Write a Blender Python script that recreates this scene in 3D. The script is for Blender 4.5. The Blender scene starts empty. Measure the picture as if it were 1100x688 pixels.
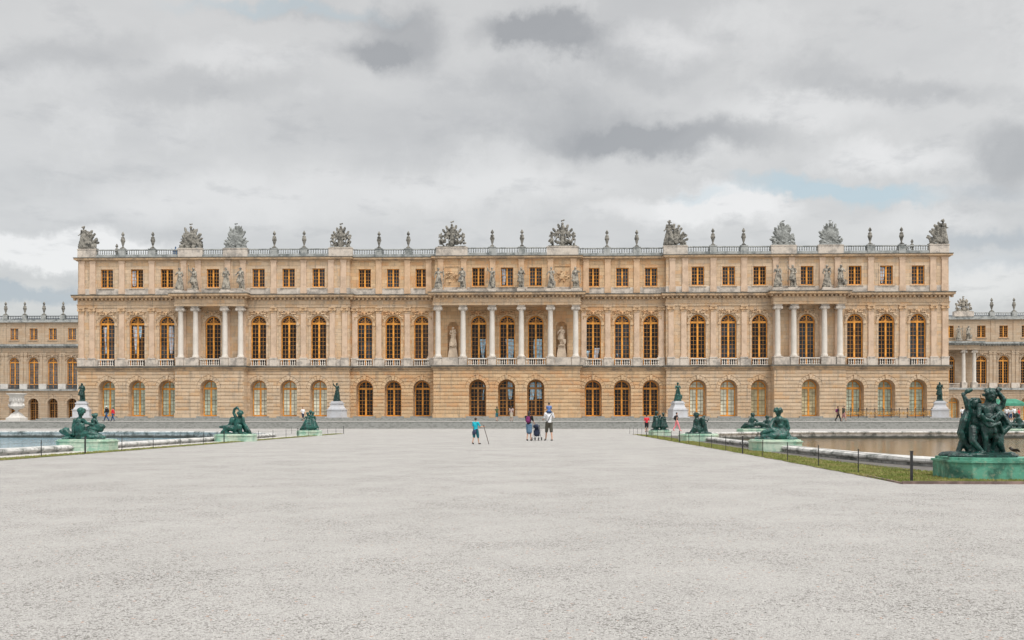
import bpy, math, random
from math import sin, cos, pi, radians, sqrt, atan, tan
from mathutils import Vector, Matrix, noise
from mathutils.geometry import tessellate_polygon

sc = bpy.context.scene
COL = sc.collection
R = random.Random(7)
YAW = radians(1.78); EYE = 1.15; FPX = 1000.0       # camera facts measured from the photograph

def ray_x(px, Y):            # x on the plane Y seen at photo column px
    return Y * tan(atan((px - 550) / FPX) - YAW)

# ------------------------------------------------------------------ materials
MATS = {}
def nodes_mat(name):
    m = bpy.data.materials.new(name); m.use_nodes = True
    nt = m.node_tree; b = nt.nodes['Principled BSDF']
    MATS[name] = m
    return m, nt, b
def N(nt, t, **k):
    n = nt.nodes.new(t)
    for a, v in k.items():
        if a.startswith('i_'):
            n.inputs[a[2:].replace('_', ' ')].default_value = v
        else: setattr(n, a, v)
    return n
def L(nt, a, b): nt.links.new(a, b)
def mixc(nt, fac, c1, c2, mode='MIX'):
    n = nt.nodes.new('ShaderNodeMix'); n.data_type = 'RGBA'; n.blend_type = mode
    for s, v in ((0, fac), (6, c1), (7, c2)):
        if hasattr(v, 'is_linked') or hasattr(v, 'links'): nt.links.new(v, n.inputs[s])
        elif s == 0: n.inputs[0].default_value = v
        else: n.inputs[s].default_value = (*v, 1)
    return n.outputs[2]
def noise_n(nt, vec, scale, detail=4, rough=.55):
    n = nt.nodes.new('ShaderNodeTexNoise'); n.inputs['Scale'].default_value = scale
    n.inputs['Detail'].default_value = detail; n.inputs['Roughness'].default_value = rough
    if vec is not None: nt.links.new(vec, n.inputs['Vector'])
    return n.outputs['Fac']
def ramp(nt, fac, lo, hi, a=0.0, b=1.0):
    n = nt.nodes.new('ShaderNodeMapRange'); n.interpolation_type = 'SMOOTHSTEP'
    n.inputs[1].default_value = lo; n.inputs[2].default_value = hi
    n.inputs[3].default_value = a; n.inputs[4].default_value = b
    nt.links.new(fac, n.inputs[0]); return n.outputs[0]
def math_n(nt, op, a, b=None):
    n = nt.nodes.new('ShaderNodeMath'); n.operation = op
    for i, v in enumerate((a, b)):
        if v is None: continue
        if isinstance(v, (int, float)): n.inputs[i].default_value = v
        else: nt.links.new(v, n.inputs[i])
    return n.outputs[0]
def bump(nt, b, h, strength=.4, dist=.02):
    n = nt.nodes.new('ShaderNodeBump'); n.inputs['Strength'].default_value = strength
    n.inputs['Distance'].default_value = dist
    nt.links.new(h, n.inputs['Height']); nt.links.new(n.outputs['Normal'], b.inputs['Normal'])

def stone_blocks(name, c1, c2, stain, bw, bh, dz, stain_amt=.5, grey=(.32,.30,.27), mortar=.55):
    m, nt, b = nodes_mat(name)
    tc = N(nt, 'ShaderNodeTexCoord').outputs['Object']
    sp = N(nt, 'ShaderNodeSeparateXYZ'); L(nt, tc, sp.inputs[0])
    cb = N(nt, 'ShaderNodeCombineXYZ')
    L(nt, math_n(nt, 'ADD', sp.outputs[0], math_n(nt, 'MULTIPLY', sp.outputs[1], .7)), cb.inputs[0])
    L(nt, math_n(nt, 'SUBTRACT', sp.outputs[2], dz), cb.inputs[1])
    br = N(nt, 'ShaderNodeTexBrick'); L(nt, cb.outputs[0], br.inputs['Vector'])
    br.inputs['Scale'].default_value = 1; br.inputs['Brick Width'].default_value = bw
    br.inputs['Row Height'].default_value = bh; br.inputs['Mortar Size'].default_value = .016
    br.inputs['Mortar Smooth'].default_value = .3; br.inputs['Bias'].default_value = 0
    br.inputs['Color1'].default_value = (*c1, 1); br.inputs['Color2'].default_value = (*c2, 1)
    br.inputs['Mortar'].default_value = (*[x * mortar for x in c1], 1)
    # a second, offset block pattern picks out odd orange or grey blocks
    b2 = N(nt, 'ShaderNodeTexBrick'); L(nt, cb.outputs[0], b2.inputs['Vector'])
    b2.inputs['Scale'].default_value = 1; b2.inputs['Brick Width'].default_value = bw * 1.37
    b2.inputs['Row Height'].default_value = bh; b2.inputs['Mortar Size'].default_value = 0
    b2.inputs['Color1'].default_value = (0, 0, 0, 1); b2.inputs['Color2'].default_value = (1, 1, 1, 1)
    col = mixc(nt, ramp(nt, b2.outputs[0], .55, .98, 0, .7), br.outputs[0], stain)
    n1 = noise_n(nt, tc, .35, 5, .6); n2 = noise_n(nt, tc, 1.7, 6, .65)
    col = mixc(nt, ramp(nt, n1, .48, .7, 0, stain_amt), col, stain)
    col = mixc(nt, ramp(nt, n2, .5, .72, 0, .6), col, grey)
    # runs of dirt and rain
    mp = N(nt, 'ShaderNodeMapping'); mp.inputs['Scale'].default_value = (2.4, 2.4, .2); L(nt, tc, mp.inputs[0])
    n3 = noise_n(nt, mp.outputs[0], 1.0, 5, .6)
    col = mixc(nt, ramp(nt, n3, .52, .74, 0, .6), col, tuple(x * .55 for x in grey))
    n5 = noise_n(nt, tc, 9, 5, .7)
    col = mixc(nt, ramp(nt, n5, .35, .65, .0, .18), col, (.62, .55, .46))
    L(nt, col, b.inputs['Base Color']); b.inputs['Roughness'].default_value = .9
    h = math_n(nt, 'ADD', math_n(nt, 'MULTIPLY', br.outputs['Fac'], -1.0), math_n(nt, 'MULTIPLY', n5, .5))
    bump(nt, b, h, .5, .03)
    return m
WARM = stone_blocks('sandstone_warm', (.665,.455,.26), (.52,.34,.185), (.59,.30,.12), 1.25, .51, 1.28, .5, grey=(.34,.27,.20), mortar=.45)
PALE = stone_blocks('sandstone_pale', (.645,.48,.325), (.51,.37,.24), (.59,.36,.18), 1.25, .51, 1.28, .45, grey=(.33,.28,.235), mortar=.45)
WINGST = stone_blocks('sandstone_wing', (.50,.38,.265), (.43,.32,.22), (.42,.28,.17), 1.25, .51, 1.28, .3, grey=(.28,.245,.205), mortar=.5)

def weathered(name, base, dark, light, scale=1.2, amt=.8, zdark=None, rough=.85, bs=.4):
    m, nt, b = nodes_mat(name)
    tc = N(nt, 'ShaderNodeNewGeometry').outputs['Position']
    n1 = noise_n(nt, tc, scale, 6, .62); n2 = noise_n(nt, tc, scale * 4.3, 6, .7)
    col = mixc(nt, ramp(nt, n1, .42, .66, 0, amt), base, dark)
    col = mixc(nt, ramp(nt, n2, .5, .72, 0, .6), col, light)
    mp = N(nt, 'ShaderNodeMapping'); mp.inputs['Scale'].default_value = (2.2, 2.2, .3); L(nt, tc, mp.inputs[0])
    col = mixc(nt, ramp(nt, noise_n(nt, mp.outputs[0], scale * 1.5, 5, .6), .55, .72, 0, amt * .7), col, dark)
    L(nt, col, b.inputs['Base Color']); b.inputs['Roughness'].default_value = rough
    bump(nt, b, n2, bs, .03)
    return m
WHITE = weathered('stone_white', (.60,.53,.46), (.24,.22,.20), (.70,.65,.59), .9, .75)
COLUMN = weathered('column_marble', (.66,.61,.55), (.50,.45,.39), (.74,.70,.64), .7, .4, bs=.15)
CORN = weathered('stone_cornice', (.52,.36,.22), (.20,.155,.12), (.60,.45,.31), .9, .75)
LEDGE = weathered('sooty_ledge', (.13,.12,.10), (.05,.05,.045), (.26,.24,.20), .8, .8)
PILAST = weathered('pilaster_stone', (.62,.455,.33), (.40,.285,.20), (.68,.54,.42), .8, .6)
PILASTW = weathered('pilaster_stone_warm', (.63,.43,.275), (.43,.285,.175), (.68,.50,.35), .8, .6)
TOP = weathered('stone_weathered_top', (.38,.39,.38), (.12,.135,.135), (.54,.54,.51), 1.0, .85)
SCULPT = weathered('stone_sculpture', (.25,.235,.205), (.035,.035,.032), (.46,.43,.38), 1.6, .95, bs=.9)
SCULPTW = weathered('stone_statue', (.36,.325,.27), (.035,.035,.034), (.58,.53,.46), 2.0, .95, bs=.9)
NICHEST = weathered('niche_statue_marble', (.64,.52,.40), (.42,.32,.23), (.72,.60,.48), 1.5, .5)
DARKBAL = weathered('lead_and_dark_stone', (.10,.11,.12), (.05,.055,.06), (.18,.19,.19), .8, .6)
MARBLE = weathered('marble', (.60,.58,.55), (.36,.34,.32), (.70,.68,.65), 1.0, .5, bs=.2)
PEDM = weathered('pedestal_marble', (.52,.53,.56), (.42,.38,.36), (.58,.60,.62), 1.0, .5, bs=.2)
def kerb_mat():
    m = weathered('kerb_marble', (.56,.55,.53), (.09,.10,.09), (.72,.71,.69), 2.0, .9); nt = m.node_tree; b = nt.nodes['Principled BSDF']
    src = b.inputs['Base Color'].links[0].from_socket; tc = N(nt, 'ShaderNodeTexCoord').outputs['Object']; sp = N(nt, 'ShaderNodeSeparateXYZ'); L(nt, tc, sp.inputs[0])
    z = math_n(nt, 'ADD', sp.outputs[2], math_n(nt, 'MULTIPLY', noise_n(nt, tc, 1.8, 5, .7), .34))
    L(nt, mixc(nt, ramp(nt, z, -.02, .16, .93, 0), src, (.035,.04,.032)), b.inputs['Base Color'])   # algae above the waterline
    return m
KERB = kerb_mat()
STEPM = weathered('grey_step_stone', (.30,.30,.285), (.17,.175,.16), (.38,.38,.36), 2.6, .7)
EDGE = weathered('pale_step_edge', (.62,.60,.57), (.48,.46,.43), (.68,.66,.63), .5, .5)
SLATE = weathered('slate', (.06,.07,.09), (.04,.045,.055), (.09,.1,.12), .8, .5)
BRONZE = weathered('bronze_patina', (.010,.078,.064), (.003,.010,.010), (.034,.25,.195), 4.5, .85, rough=.28, bs=.5)
BRONZED = weathered('bronze_dark', (.007,.045,.038), (.002,.007,.007), (.024,.17,.135), 4.5, .85, rough=.28, bs=.5)
PLINTHG = weathered('plinth_verdigris', (.11,.36,.255), (.022,.10,.07), (.36,.40,.28), 2.4, .95, rough=.6)
PLINTHP = weathered('plinth_pale_green', (.50,.60,.49), (.16,.38,.28), (.66,.66,.56), 2.0, .8, rough=.8)

def plain(name, c, rough=.7, var=.25, scale=6.0, metal=0, spec=.5):
    m, nt, b = nodes_mat(name)
    tc = N(nt, 'ShaderNodeNewGeometry').outputs['Position']
    f = noise_n(nt, tc, scale, 5, .6)
    L(nt, mixc(nt, ramp(nt, f, .35, .65), tuple(x * (1 - var) for x in c), tuple(min(1, x * (1 + var)) for x in c)), b.inputs['Base Color'])
    b.inputs['Roughness'].default_value = rough; b.inputs['Metallic'].default_value = metal
    b.inputs['Specular IOR Level'].default_value = spec
    return m
WOOD = plain('ochre_painted_wood', (.70,.30,.045), .55, .25, 1.5)
WOODM = plain('bar_paint', (.52,.225,.038), .55, .25, 1.5)
WOODD = plain('dark_bar_paint', (.17,.125,.07), .55, .25, 1.5)
WOODB = plain('brown_painted_wood', (.30,.14,.035), .55, .25, 1.5)
IRON = plain('black_iron', (.02,.02,.022), .5)
GILT = plain('gilded_iron', (.50,.27,.06), .45, .3)
PANE = plain('window_glass_dark', (.012,.009,.008), .10, .7, .5, spec=.3)
PANEB = plain('window_glass_bluish', (.02,.028,.036), .1, .7, .6, spec=.4)
PANEN = plain('window_glass_brown', (.03,.018,.012), .12, .6, .6, spec=.35)
PANEG = plain('window_glass_wing', (.09,.10,.11), .12, .4, .8, spec=.45)
SHUT = plain('pale_green_blind', (.44,.50,.40), .6, .25, .9)
SHUTC = plain('cream_blind', (.66,.67,.55), .6, .22, .9)
SHUTA = plain('amber_blind', (.50,.44,.27), .5, .3, .9)
CURT = plain('curtain_white', (.40,.44,.50), .8, .3, 2)
CURB = plain('painted_daylight_and_blue_curtain', (.30,.47,.60), .35, .35, 3)  # sky reflection and daylight painted on opaque panes; also one blue curtain
BOARD = plain('rusty_edging', (.20,.14,.12), .8, .4, 3)
SKIN = plain('skin', (.50,.28,.19), .6, .08); SKIND = plain('skin_tan', (.36,.19,.12), .6, .08)
HAIRD = plain('hair_dark', (.018,.013,.01), .6); 
def cloth(n, c): return plain('cloth_' + n, c, .9, .15, 14)

def pebble_mat():
    m, nt, b = nodes_mat('gravel')
    tc = N(nt, 'ShaderNodeTexCoord').outputs['Object']
    big = noise_n(nt, tc, .16, 5, .6); mid = noise_n(nt, tc, .9, 6, .7); fine = noise_n(nt, tc, 40, 4, .8)
    v = N(nt, 'ShaderNodeTexVoronoi'); v.inputs['Scale'].default_value = 125; L(nt, tc, v.inputs['Vector'])
    v2 = N(nt, 'ShaderNodeTexVoronoi'); v2.inputs['Scale'].default_value = 60; L(nt, tc, v2.inputs['Vector'])
    s = N(nt, 'ShaderNodeSeparateColor'); L(nt, v.outputs['Color'], s.inputs[0])
    s2 = N(nt, 'ShaderNodeSeparateColor'); L(nt, v2.outputs['Color'], s2.inputs[0])
    col = mixc(nt, ramp(nt, mid, .35, .68), (.405,.393,.377), (.366,.355,.34))
    col = mixc(nt, ramp(nt, big, .40, .62, 0, .35), col, (.345,.335,.32))
    col = mixc(nt, ramp(nt, fine, .42, .68, 0, .40), col, (.26,.25,.24))
    dens = ramp(nt, noise_n(nt, tc, .55, 8, .78), .40, .64, .30, 1.0)   # loose dark grit gathers in patches
    g = math_n(nt, 'MULTIPLY', ramp(nt, s.outputs[0], .66, .82), dens)
    col = mixc(nt, g, col, (.13,.122,.115))
    g2 = ramp(nt, s.outputs[1], .85, .94, 0, .6); col = mixc(nt, g2, col, (.55,.538,.515))
    g3 = math_n(nt, 'MULTIPLY', ramp(nt, s2.outputs[0], .88, .93), dens); col = mixc(nt, g3, col, (.12,.11,.10))
    g4 = ramp(nt, s2.outputs[1], .994, .997, 0, .7); col = mixc(nt, g4, col, (.40,.20,.12))
    L(nt, col, b.inputs['Base Color']); b.inputs['Roughness'].default_value = .95
    h = math_n(nt, 'ADD', math_n(nt, 'MULTIPLY', v.outputs['Distance'], -.8), math_n(nt, 'MULTIPLY', fine, .6))
    h = math_n(nt, 'ADD', h, math_n(nt, 'MULTIPLY', noise_n(nt, tc, 5, 5, .7), 1.2))
    bump(nt, b, h, .55, .012)
    return m
GRAVEL = pebble_mat()
PEB = plain('loose_pebble', (.30,.29,.28), .9, .45, 40)
TERR = weathered('terrace_paving', (.33,.32,.30), (.25,.245,.23), (.38,.37,.35), .6, .6)
SOIL = weathered('damp_soil_and_stone', (.12,.11,.10), (.055,.05,.045), (.26,.245,.22), 3.0, .8)
GRASSG = weathered('grass_ground', (.15,.15,.055), (.20,.145,.085), (.23,.21,.09), 2.5, .9)
def grass_mat():
    m, nt, b = nodes_mat('grass_blades')
    tc = N(nt, 'ShaderNodeTexCoord').outputs['Object']
    f = noise_n(nt, tc, 1.6, 4, .7); f2 = noise_n(nt, tc, 30, 3, .6)
    col = mixc(nt, ramp(nt, f, .38, .62), (.12,.17,.03), (.34,.27,.12))
    col = mixc(nt, ramp(nt, f2, .4, .62), col, (.23,.27,.06))
    L(nt, col, b.inputs['Base Color']); b.inputs['Roughness'].default_value = .8
    return m
GRASS = grass_mat()
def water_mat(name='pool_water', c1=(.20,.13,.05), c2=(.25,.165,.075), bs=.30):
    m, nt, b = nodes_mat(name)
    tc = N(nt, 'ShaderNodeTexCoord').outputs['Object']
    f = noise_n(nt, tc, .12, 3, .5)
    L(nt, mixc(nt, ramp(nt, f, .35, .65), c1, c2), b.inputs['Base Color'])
    b.inputs['Roughness'].default_value = .06; b.inputs['IOR'].default_value = 1.33
    mp = N(nt, 'ShaderNodeMapping'); mp.inputs['Scale'].default_value = (1, 1.8, 1); L(nt, tc, mp.inputs[0])
    h = math_n(nt, 'ADD', noise_n(nt, mp.outputs[0], 2.6, 4, .55), math_n(nt, 'MULTIPLY', noise_n(nt, mp.outputs[0], .5, 2, .5), 1.2))
    bump(nt, b, h, bs, .05)
    return m
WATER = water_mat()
WATERL = water_mat('pool_water_painted_sky', (.20,.37,.47), (.24,.41,.50), .7)  # blue reflection of the sky painted into the left pool's base colour

# ------------------------------------------------------------------ mesh builder
class MB:
    def __init__(s): s.v = []; s.f = []; s.mi = []
    def add(s, vs, fs):
        o = len(s.v); s.v += [tuple(p) for p in vs]; s.f += [tuple(i + o for i in f) for f in fs]
    def box(s, x0, x1, y0, y1, z0, z1):
        s.add([(x0,y0,z0),(x1,y0,z0),(x1,y1,z0),(x0,y1,z0),(x0,y0,z1),(x1,y0,z1),(x1,y1,z1),(x0,y1,z1)],
              [(0,3,2,1),(4,5,6,7),(0,1,5,4),(1,2,6,5),(2,3,7,6),(3,0,4,7)])
    def frustum(s, cx, cy, z0, z1, a0, b0, a1, b1):
        s.add([(cx-a0,cy-b0,z0),(cx+a0,cy-b0,z0),(cx+a0,cy+b0,z0),(cx-a0,cy+b0,z0),
               (cx-a1,cy-b1,z1),(cx+a1,cy-b1,z1),(cx+a1,cy+b1,z1),(cx-a1,cy+b1,z1)],
              [(0,3,2,1),(4,5,6,7),(0,1,5,4),(1,2,6,5),(2,3,7,6),(3,0,4,7)])
    def prism(s, poly, y0, y1):           # poly = [(x,z)...] counter-clockwise seen from -y
        n = len(poly)
        s.add([(x, y0, z) for x, z in poly] + [(x, y1, z) for x, z in poly],
              [tuple(range(n)), tuple(range(2*n-1, n-1, -1))] +
              [(i, i + n, (i+1) % n + n, (i+1) % n) for i in range(n)])
    def slab(s, poly, z0, z1):            # poly = [(x,y)...]
        n = len(poly)
        s.add([(x, y, z0) for x, y in poly] + [(x, y, z1) for x, y in poly],
              [tuple(range(n-1, -1, -1)), tuple(range(n, 2*n))] +
              [(i, (i+1) % n, (i+1) % n + n, i + n) for i in range(n)])
    def lathe(s, prof, cx, cy, z, seg=12, rx=1, ry=1):
        vs = []; fs = []
        for r, h in prof:
            for k in range(seg):
                a = 2*pi*k/seg; vs.append((cx + r*rx*cos(a), cy + r*ry*sin(a), z + h))
        for i in range(len(prof)-1):
            for k in range(seg):
                a = i*seg + k; b = i*seg + (k+1) % seg
                fs.append((a, b, b + seg, a + seg))
        fs.append(tuple(range(seg-1, -1, -1))); o = (len(prof)-1)*seg; fs.append(tuple(range(o, o + seg)))
        s.add(vs, fs)
    def ell(s, c, r, seg=10, rot=None):
        vs = []; fs = []; rings = max(4, seg // 2 + 1)
        for i in range(1, rings):
            t = pi*i/rings
            for k in range(seg):
                a = 2*pi*k/seg; vs.append(Vector((r[0]*sin(t)*cos(a), r[1]*sin(t)*sin(a), r[2]*cos(t))))
        for i in range(rings-2):
            for k in range(seg):
                a = i*seg + k; b = i*seg + (k+1) % seg; fs.append((a, a+seg, b+seg, b))
        T = len(vs); vs += [Vector((0,0,r[2])), Vector((0,0,-r[2]))]
        for k in range(seg):
            fs.append((T, k, (k+1) % seg)); o = (rings-2)*seg; fs.append((T+1, o + (k+1) % seg, o + k))
        if rot is not None: vs = [rot @ v for v in vs]
        c = Vector(c); s.add([v + c for v in vs], fs)
    def cap(s, p0, r0, p1, r1, seg=8, ends=True):  # tapered limb with round ends
        p0 = Vector(p0); p1 = Vector(p1); d = p1 - p0
        if d.length < 1e-5: return s.ell(p0, (r0,)*3, seg)
        q = d.to_track_quat('Z', 'Y'); vs = []; fs = []
        for p, r in ((p0, r0), (p1, r1)):
            for k in range(seg):
                a = 2*pi*k/seg; vs.append(p + q @ Vector((r*cos(a), r*sin(a), 0)))
        for k in range(seg): b = (k+1) % seg; fs.append((k, b, b+seg, k+seg))
        fs += [tuple(range(seg-1, -1, -1)), tuple(range(seg, 2*seg))]
        s.add(vs, fs)
        if ends:
            s.ell(p0, (r0,)*3, seg); s.ell(p1, (r1,)*3, seg)
    def mesh(s, name, smooth=False):
        me = bpy.data.meshes.new(name); me.from_pydata(s.v, [], s.f); me.validate(); me.update()
        if smooth: me.polygons.foreach_set('use_smooth', [True]*len(me.polygons))
        return me
    def build(s, name, mat, parent=None, smooth=False, loc=None):
        return put(name, s.mesh(name, smooth), mat, parent, loc)
def put(name, me, mat, parent=None, loc=None, rz=0):
    if mat is not None and not me.materials: me.materials.append(mat)
    o = bpy.data.objects.new(name, me); COL.objects.link(o)
    if parent: o.parent = parent
    if loc: o.location = loc
    if rz: o.rotation_euler.z = rz
    return o
def tag(o, label=None, cat=None, group=None, kind=None):
    if label: o['label'] = label
    if cat: o['category'] = cat
    if group: o['group'] = group
    if kind: o['kind'] = kind
    return o
def empty(name, loc, label=None, cat=None, group=None, rz=0):
    o = bpy.data.objects.new(name, None); COL.objects.link(o); o.location = loc; o.rotation_euler.z = rz
    o.empty_display_size = .2
    return tag(o, label, cat, group)
def fused(mb, name, voxel, wob=0.0, wscale=4.0, smooth_it=2, dec=None):
    """fuse overlapping closed pieces into one continuous surface"""
    me = mb.mesh(name + '_src'); o = bpy.data.objects.new('tmp', me); COL.objects.link(o)
    m = o.modifiers.new('r', 'REMESH'); m.mode = 'VOXEL'; m.voxel_size = voxel; m.use_smooth_shade = True
    if smooth_it:
        m2 = o.modifiers.new('s', 'SMOOTH'); m2.factor = .5; m2.iterations = smooth_it
    dg = bpy.context.evaluated_depsgraph_get(); dg.update()
    out = bpy.data.meshes.new_from_object(o.evaluated_get(dg)); out.name = name
    bpy.data.objects.remove(o); bpy.data.meshes.remove(me)
    if wob:
        nv = [v.normal.copy() for v in out.vertices]
        for v, nn in zip(out.vertices, nv):
            c = v.co
            h = noise.noise(Vector((c.x*wscale*1.6, c.y*wscale*1.6, c.z*wscale*.8))) + .6*noise.noise(c*wscale*3)
            v.co = c + nn*h*wob
        out.update()
    return out

# ------------------------------------------------------------------ facades
def arch_pts(cx, r, zs, n=16, rise=None):
    rise = rise or r
    return [(cx - r*cos(pi*i/n), zs + rise*sin(pi*i/n)) for i in range(n+1)]
def arch_fill(mb, cx, r, zs, ztop, y0, y1, n=16, rise=None):
    pts = arch_pts(cx, r, zs, n, rise)
    for (xa, za), (xb, zb) in zip(pts, pts[1:]):
        mb.add([(xa,y0,za),(xb,y0,zb),(xb,y0,ztop),(xa,y0,ztop),(xa,y1,za),(xb,y1,zb),(xb,y1,ztop),(xa,y1,ztop)],
               [(0,1,2,3),(7,6,5,4),(0,4,5,1),(3,2,6,7)])
def wall(mb, x0, x1, y0, y1, z0, z1, ops):
    """ops = (cx, halfwidth, zbottom, zspring, arched)"""
    x = x0
    for cx, hw, zb, zs, ar in sorted(ops):
        if cx - hw > x: mb.box(x, cx-hw, y0, y1, z0, z1)
        if zb > z0: mb.box(cx-hw, cx+hw, y0, y1, z0, zb)
        if ar: arch_fill(mb, cx, hw, zs, z1, y0, y1)
        else: mb.box(cx-hw, cx+hw, y0, y1, zs, z1)
        x = cx + hw
    if x1 > x: mb.box(x, x1, y0, y1, z0, z1)
def courses(mb, x0, x1, yf, z0, z1, hh, ops, dep=.10, gap=.085, ring=.55):
    """proud rusticated courses, cut round the arches, with radial arch stones"""
    z = z0
    while z < z1 - .05:
        za, zb = z, min(z + hh - gap, z1); z += hh
        edges = []
        for cx, hw, b, zs, ar in sorted(ops):
            rr = hw + ring
            def half(q):
                if q <= zs: return hw
                if q < zs + rr: return sqrt(max(rr*rr - (q-zs)**2, 0))
                return 0
            ha, hb = half(za), half(zb)
            if za <= zs < zb: hb = sqrt(max(rr*rr - (zb-zs)**2, 0)) if zb - zs < rr else 0; ha = hb = hw if zb - zs < .3 else max(hw, hb)
            if za > zs: ha = half(za)
            if ha > 0 or hb > 0: edges.append((cx, ha, hb))
        xa = xb = x0
        for cx, ha, hb in edges:
            mb.prism([(xa, za), (cx-ha, za), (cx-hb, zb), (xb, zb)], yf-dep, yf+.001)
            xa = cx + ha; xb = cx + hb
        mb.prism([(xa, za), (x1, za), (x1, zb), (xb, zb)], yf-dep, yf+.001)
    for cx, hw, b, zs, ar in ops:
        n = 11
        for i in range(n):
            a0 = pi*i/n + .018; a1 = pi*(i+1)/n - .018; key = i == n//2
            r0 = hw; r1 = hw + ring - .05 + (.18 if key else 0); d = dep + (.12 if key else 0)
            mb.prism([(cx+r0*cos(a0), zs+r0*sin(a0)), (cx+r1*cos(a0), zs+r1*sin(a0)),
                      (cx+r1*cos(a1), zs+r1*sin(a1)), (cx+r0*cos(a1), zs+r0*sin(a1))], yf-d, yf+.001)

def arched_window_meshes(hw, zs, rise, rows, fan, top_rows=2, fw=.13):
    """returns (wood mesh, pane mesh) in local coordinates, bottom centre at origin, facing -y"""
    w = MB(); p = MB(); g = MB(); hi = zs
    w.box(-hw, -hw+fw, -.05, .08, 0, hi); w.box(hw-fw, hw, -.05, .08, 0, hi)
    w.box(-hw+fw, hw-fw, -.05, .08, 0, .16)
    w.box(-.12, .12, -.08, .06, .16, hi-.14); w.box(-hw+fw, hw-fw, -.09, .07, hi-.14, hi+.14)
    if fan:
        w.box(-hw, -hw+fw, -.05, .08, -.93, 0); w.box(hw-fw, hw, -.05, .08, -.93, 0); w.box(-.12, .12, -.08, .06, -.93, 0)
        p.box(-hw+.02, hw-.02, .02, .04, -.93, .018)
    pts0 = arch_pts(0, hw, hi, 16, rise); pts1 = arch_pts(0, hw-fw, hi, 16, rise-fw)
    for i in range(16):
        a, b, c, d = pts0[i], pts0[i+1], pts1[i+1], pts1[i]
        w.prism([d, c, b, a], -.05, .08)
    w.box(-.075, .075, -.07, .06, hi+.14, hi+rise-fw)
    lw = hw-fw-.12
    for sgn in (-1, 1):
        xc = sgn*(.12 + lw/2); g.box(xc-.02, xc+.02, -.03, .05, .16, hi-.14)
        for k in range(1, rows):
            z = .16 + (hi-.30)*k/rows; t = .027 if k != rows//2+1 else .05
            a, b = sorted((sgn*.12, sgn*(hw-fw))); g.box(a, b, -.028, .045, z-t*.65, z+t*.65)
    if fan:
        for sgn in (-1, 1):
            for ang in (32, 58):
                a = radians(ang); r = rise - fw; dx, dz = sgn*cos(a)*(hw-fw), sin(a)*r
                nx, nz = -dz, dx; l = sqrt(nx*nx+nz*nz); nx *= .025/l; nz *= .025/l
                g.prism([(nx, hi+.14+nz), (-nx, hi+.14-nz), (dx-nx, hi+dz-nz), (dx+nx, hi+dz+nz)][::sgn], -.03, .05)
        for i in range(12):
            a0, a1 = pi*i/12, pi*(i+1)/12; ra, rb = .5*(hw-fw), .5*(hw-fw)+.05
            g.prism([(ra*cos(a0), hi+.12+ra*sin(a0)), (rb*cos(a0), hi+.12+rb*sin(a0)), (rb*cos(a1), hi+.12+rb*sin(a1)), (ra*cos(a1), hi+.12+ra*sin(a1))], -.031, .052)
    else:
        for sgn in (-1, 1):
            x = sgn*(.075+(hw-fw-.075)/2); zt = hi + (rise-fw)*sqrt(max(0, 1-(x/(hw-fw))**2))
            g.box(x-.02, x+.02, -.03, .05, hi+.14, zt)
        zt = hi + .14 + (rise-fw-.14)*.45; xx = (hw-fw)*sqrt(max(0, 1-((zt-hi)/(rise-fw))**2)); g.box(-xx, xx, -.029, .048, zt-.02, zt+.02)
    q = [(-hw+.02, 0.02), (hw-.02, 0.02)] + [(-x, z) for x, z in arch_pts(0, hw-.02, hi, 16, rise-.02)]
    p.prism(q, .02, .04)
    return w.mesh('window_frame'), p.mesh('glass'), g.mesh('glazing_bars')
def rect_window_meshes(hw, h, rows):
    w = MB(); p = MB(); g = MB(); fw = .10
    w.box(-hw, -hw+fw, -.05, .08, 0, h); w.box(hw-fw, hw, -.05, .08, 0, h)
    w.box(-hw+fw, hw-fw, -.05, .08, 0, .14); w.box(-hw+fw, hw-fw, -.05, .08, h-.10, h)
    w.box(-.11, .11, -.07, .06, .14, h-.1)
    for s in (-1, 1):
        xc = s*(.11+(hw-fw-.11)/2); g.box(xc-.022, xc+.022, -.03, .05, .14, h-.1)
        for k in range(1, rows):
            z = .14 + (h-.24)*k/rows; a, b = sorted((s*.11, s*(hw-fw))); g.box(a, b, -.028, .045, z-.022, z+.022)
    p.box(-hw+.02, hw-.02, .02, .04, .02, h-.02)
    return w.mesh('window_frame'), p.mesh('glass'), g.mesh('glazing_bars')
W_MAIN = arched_window_meshes(1.12, 5.15, 1.06, 8, True)
W_DOOR = arched_window_meshes(1.10, 3.98, 1.10, 7, False, fw=.12)
W_ATT = rect_window_meshes(.90, 2.7, 5)
def blind_mesh(hw, zs, rise, z0=.2):
    p = MB(); p.prism([(-hw+.15, z0), (hw-.15, z0)] + [(-x, z) for x, z in arch_pts(0, hw-.15, zs, 14, rise-.15)], .008, .017); return p.mesh('blind')
BLIND_D = blind_mesh(1.10, 3.98, 1.10)
wood_variants = {}
def add_window(kind, root, x, y, z, pane=PANE, blind=None, wood=WOOD, bars=None, name='window'):
    bars = bars or WOODM
    wm, pm, gm = kind; key = (wm.name, pane.name, wood.name, bars.name)
    if key not in wood_variants:
        t = [q.copy() for q in kind]
        for q, m in zip(t, (wood, pane, bars)): q.materials.clear(); q.materials.append(m)
        wood_variants[key] = t
    a, b, g = wood_variants[key]
    w = put(name, a, None, root, (x, y, z)); put('glass', b, None, w); put('glazing_bars', g, None, w)
    if blind:
        k = ('blind', blind.name)
        if k not in wood_variants:
            c = BLIND_D.copy(); c.materials.append(blind); wood_variants[k] = c
        put('blind', wood_variants[k], None, w)
    return w
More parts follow.
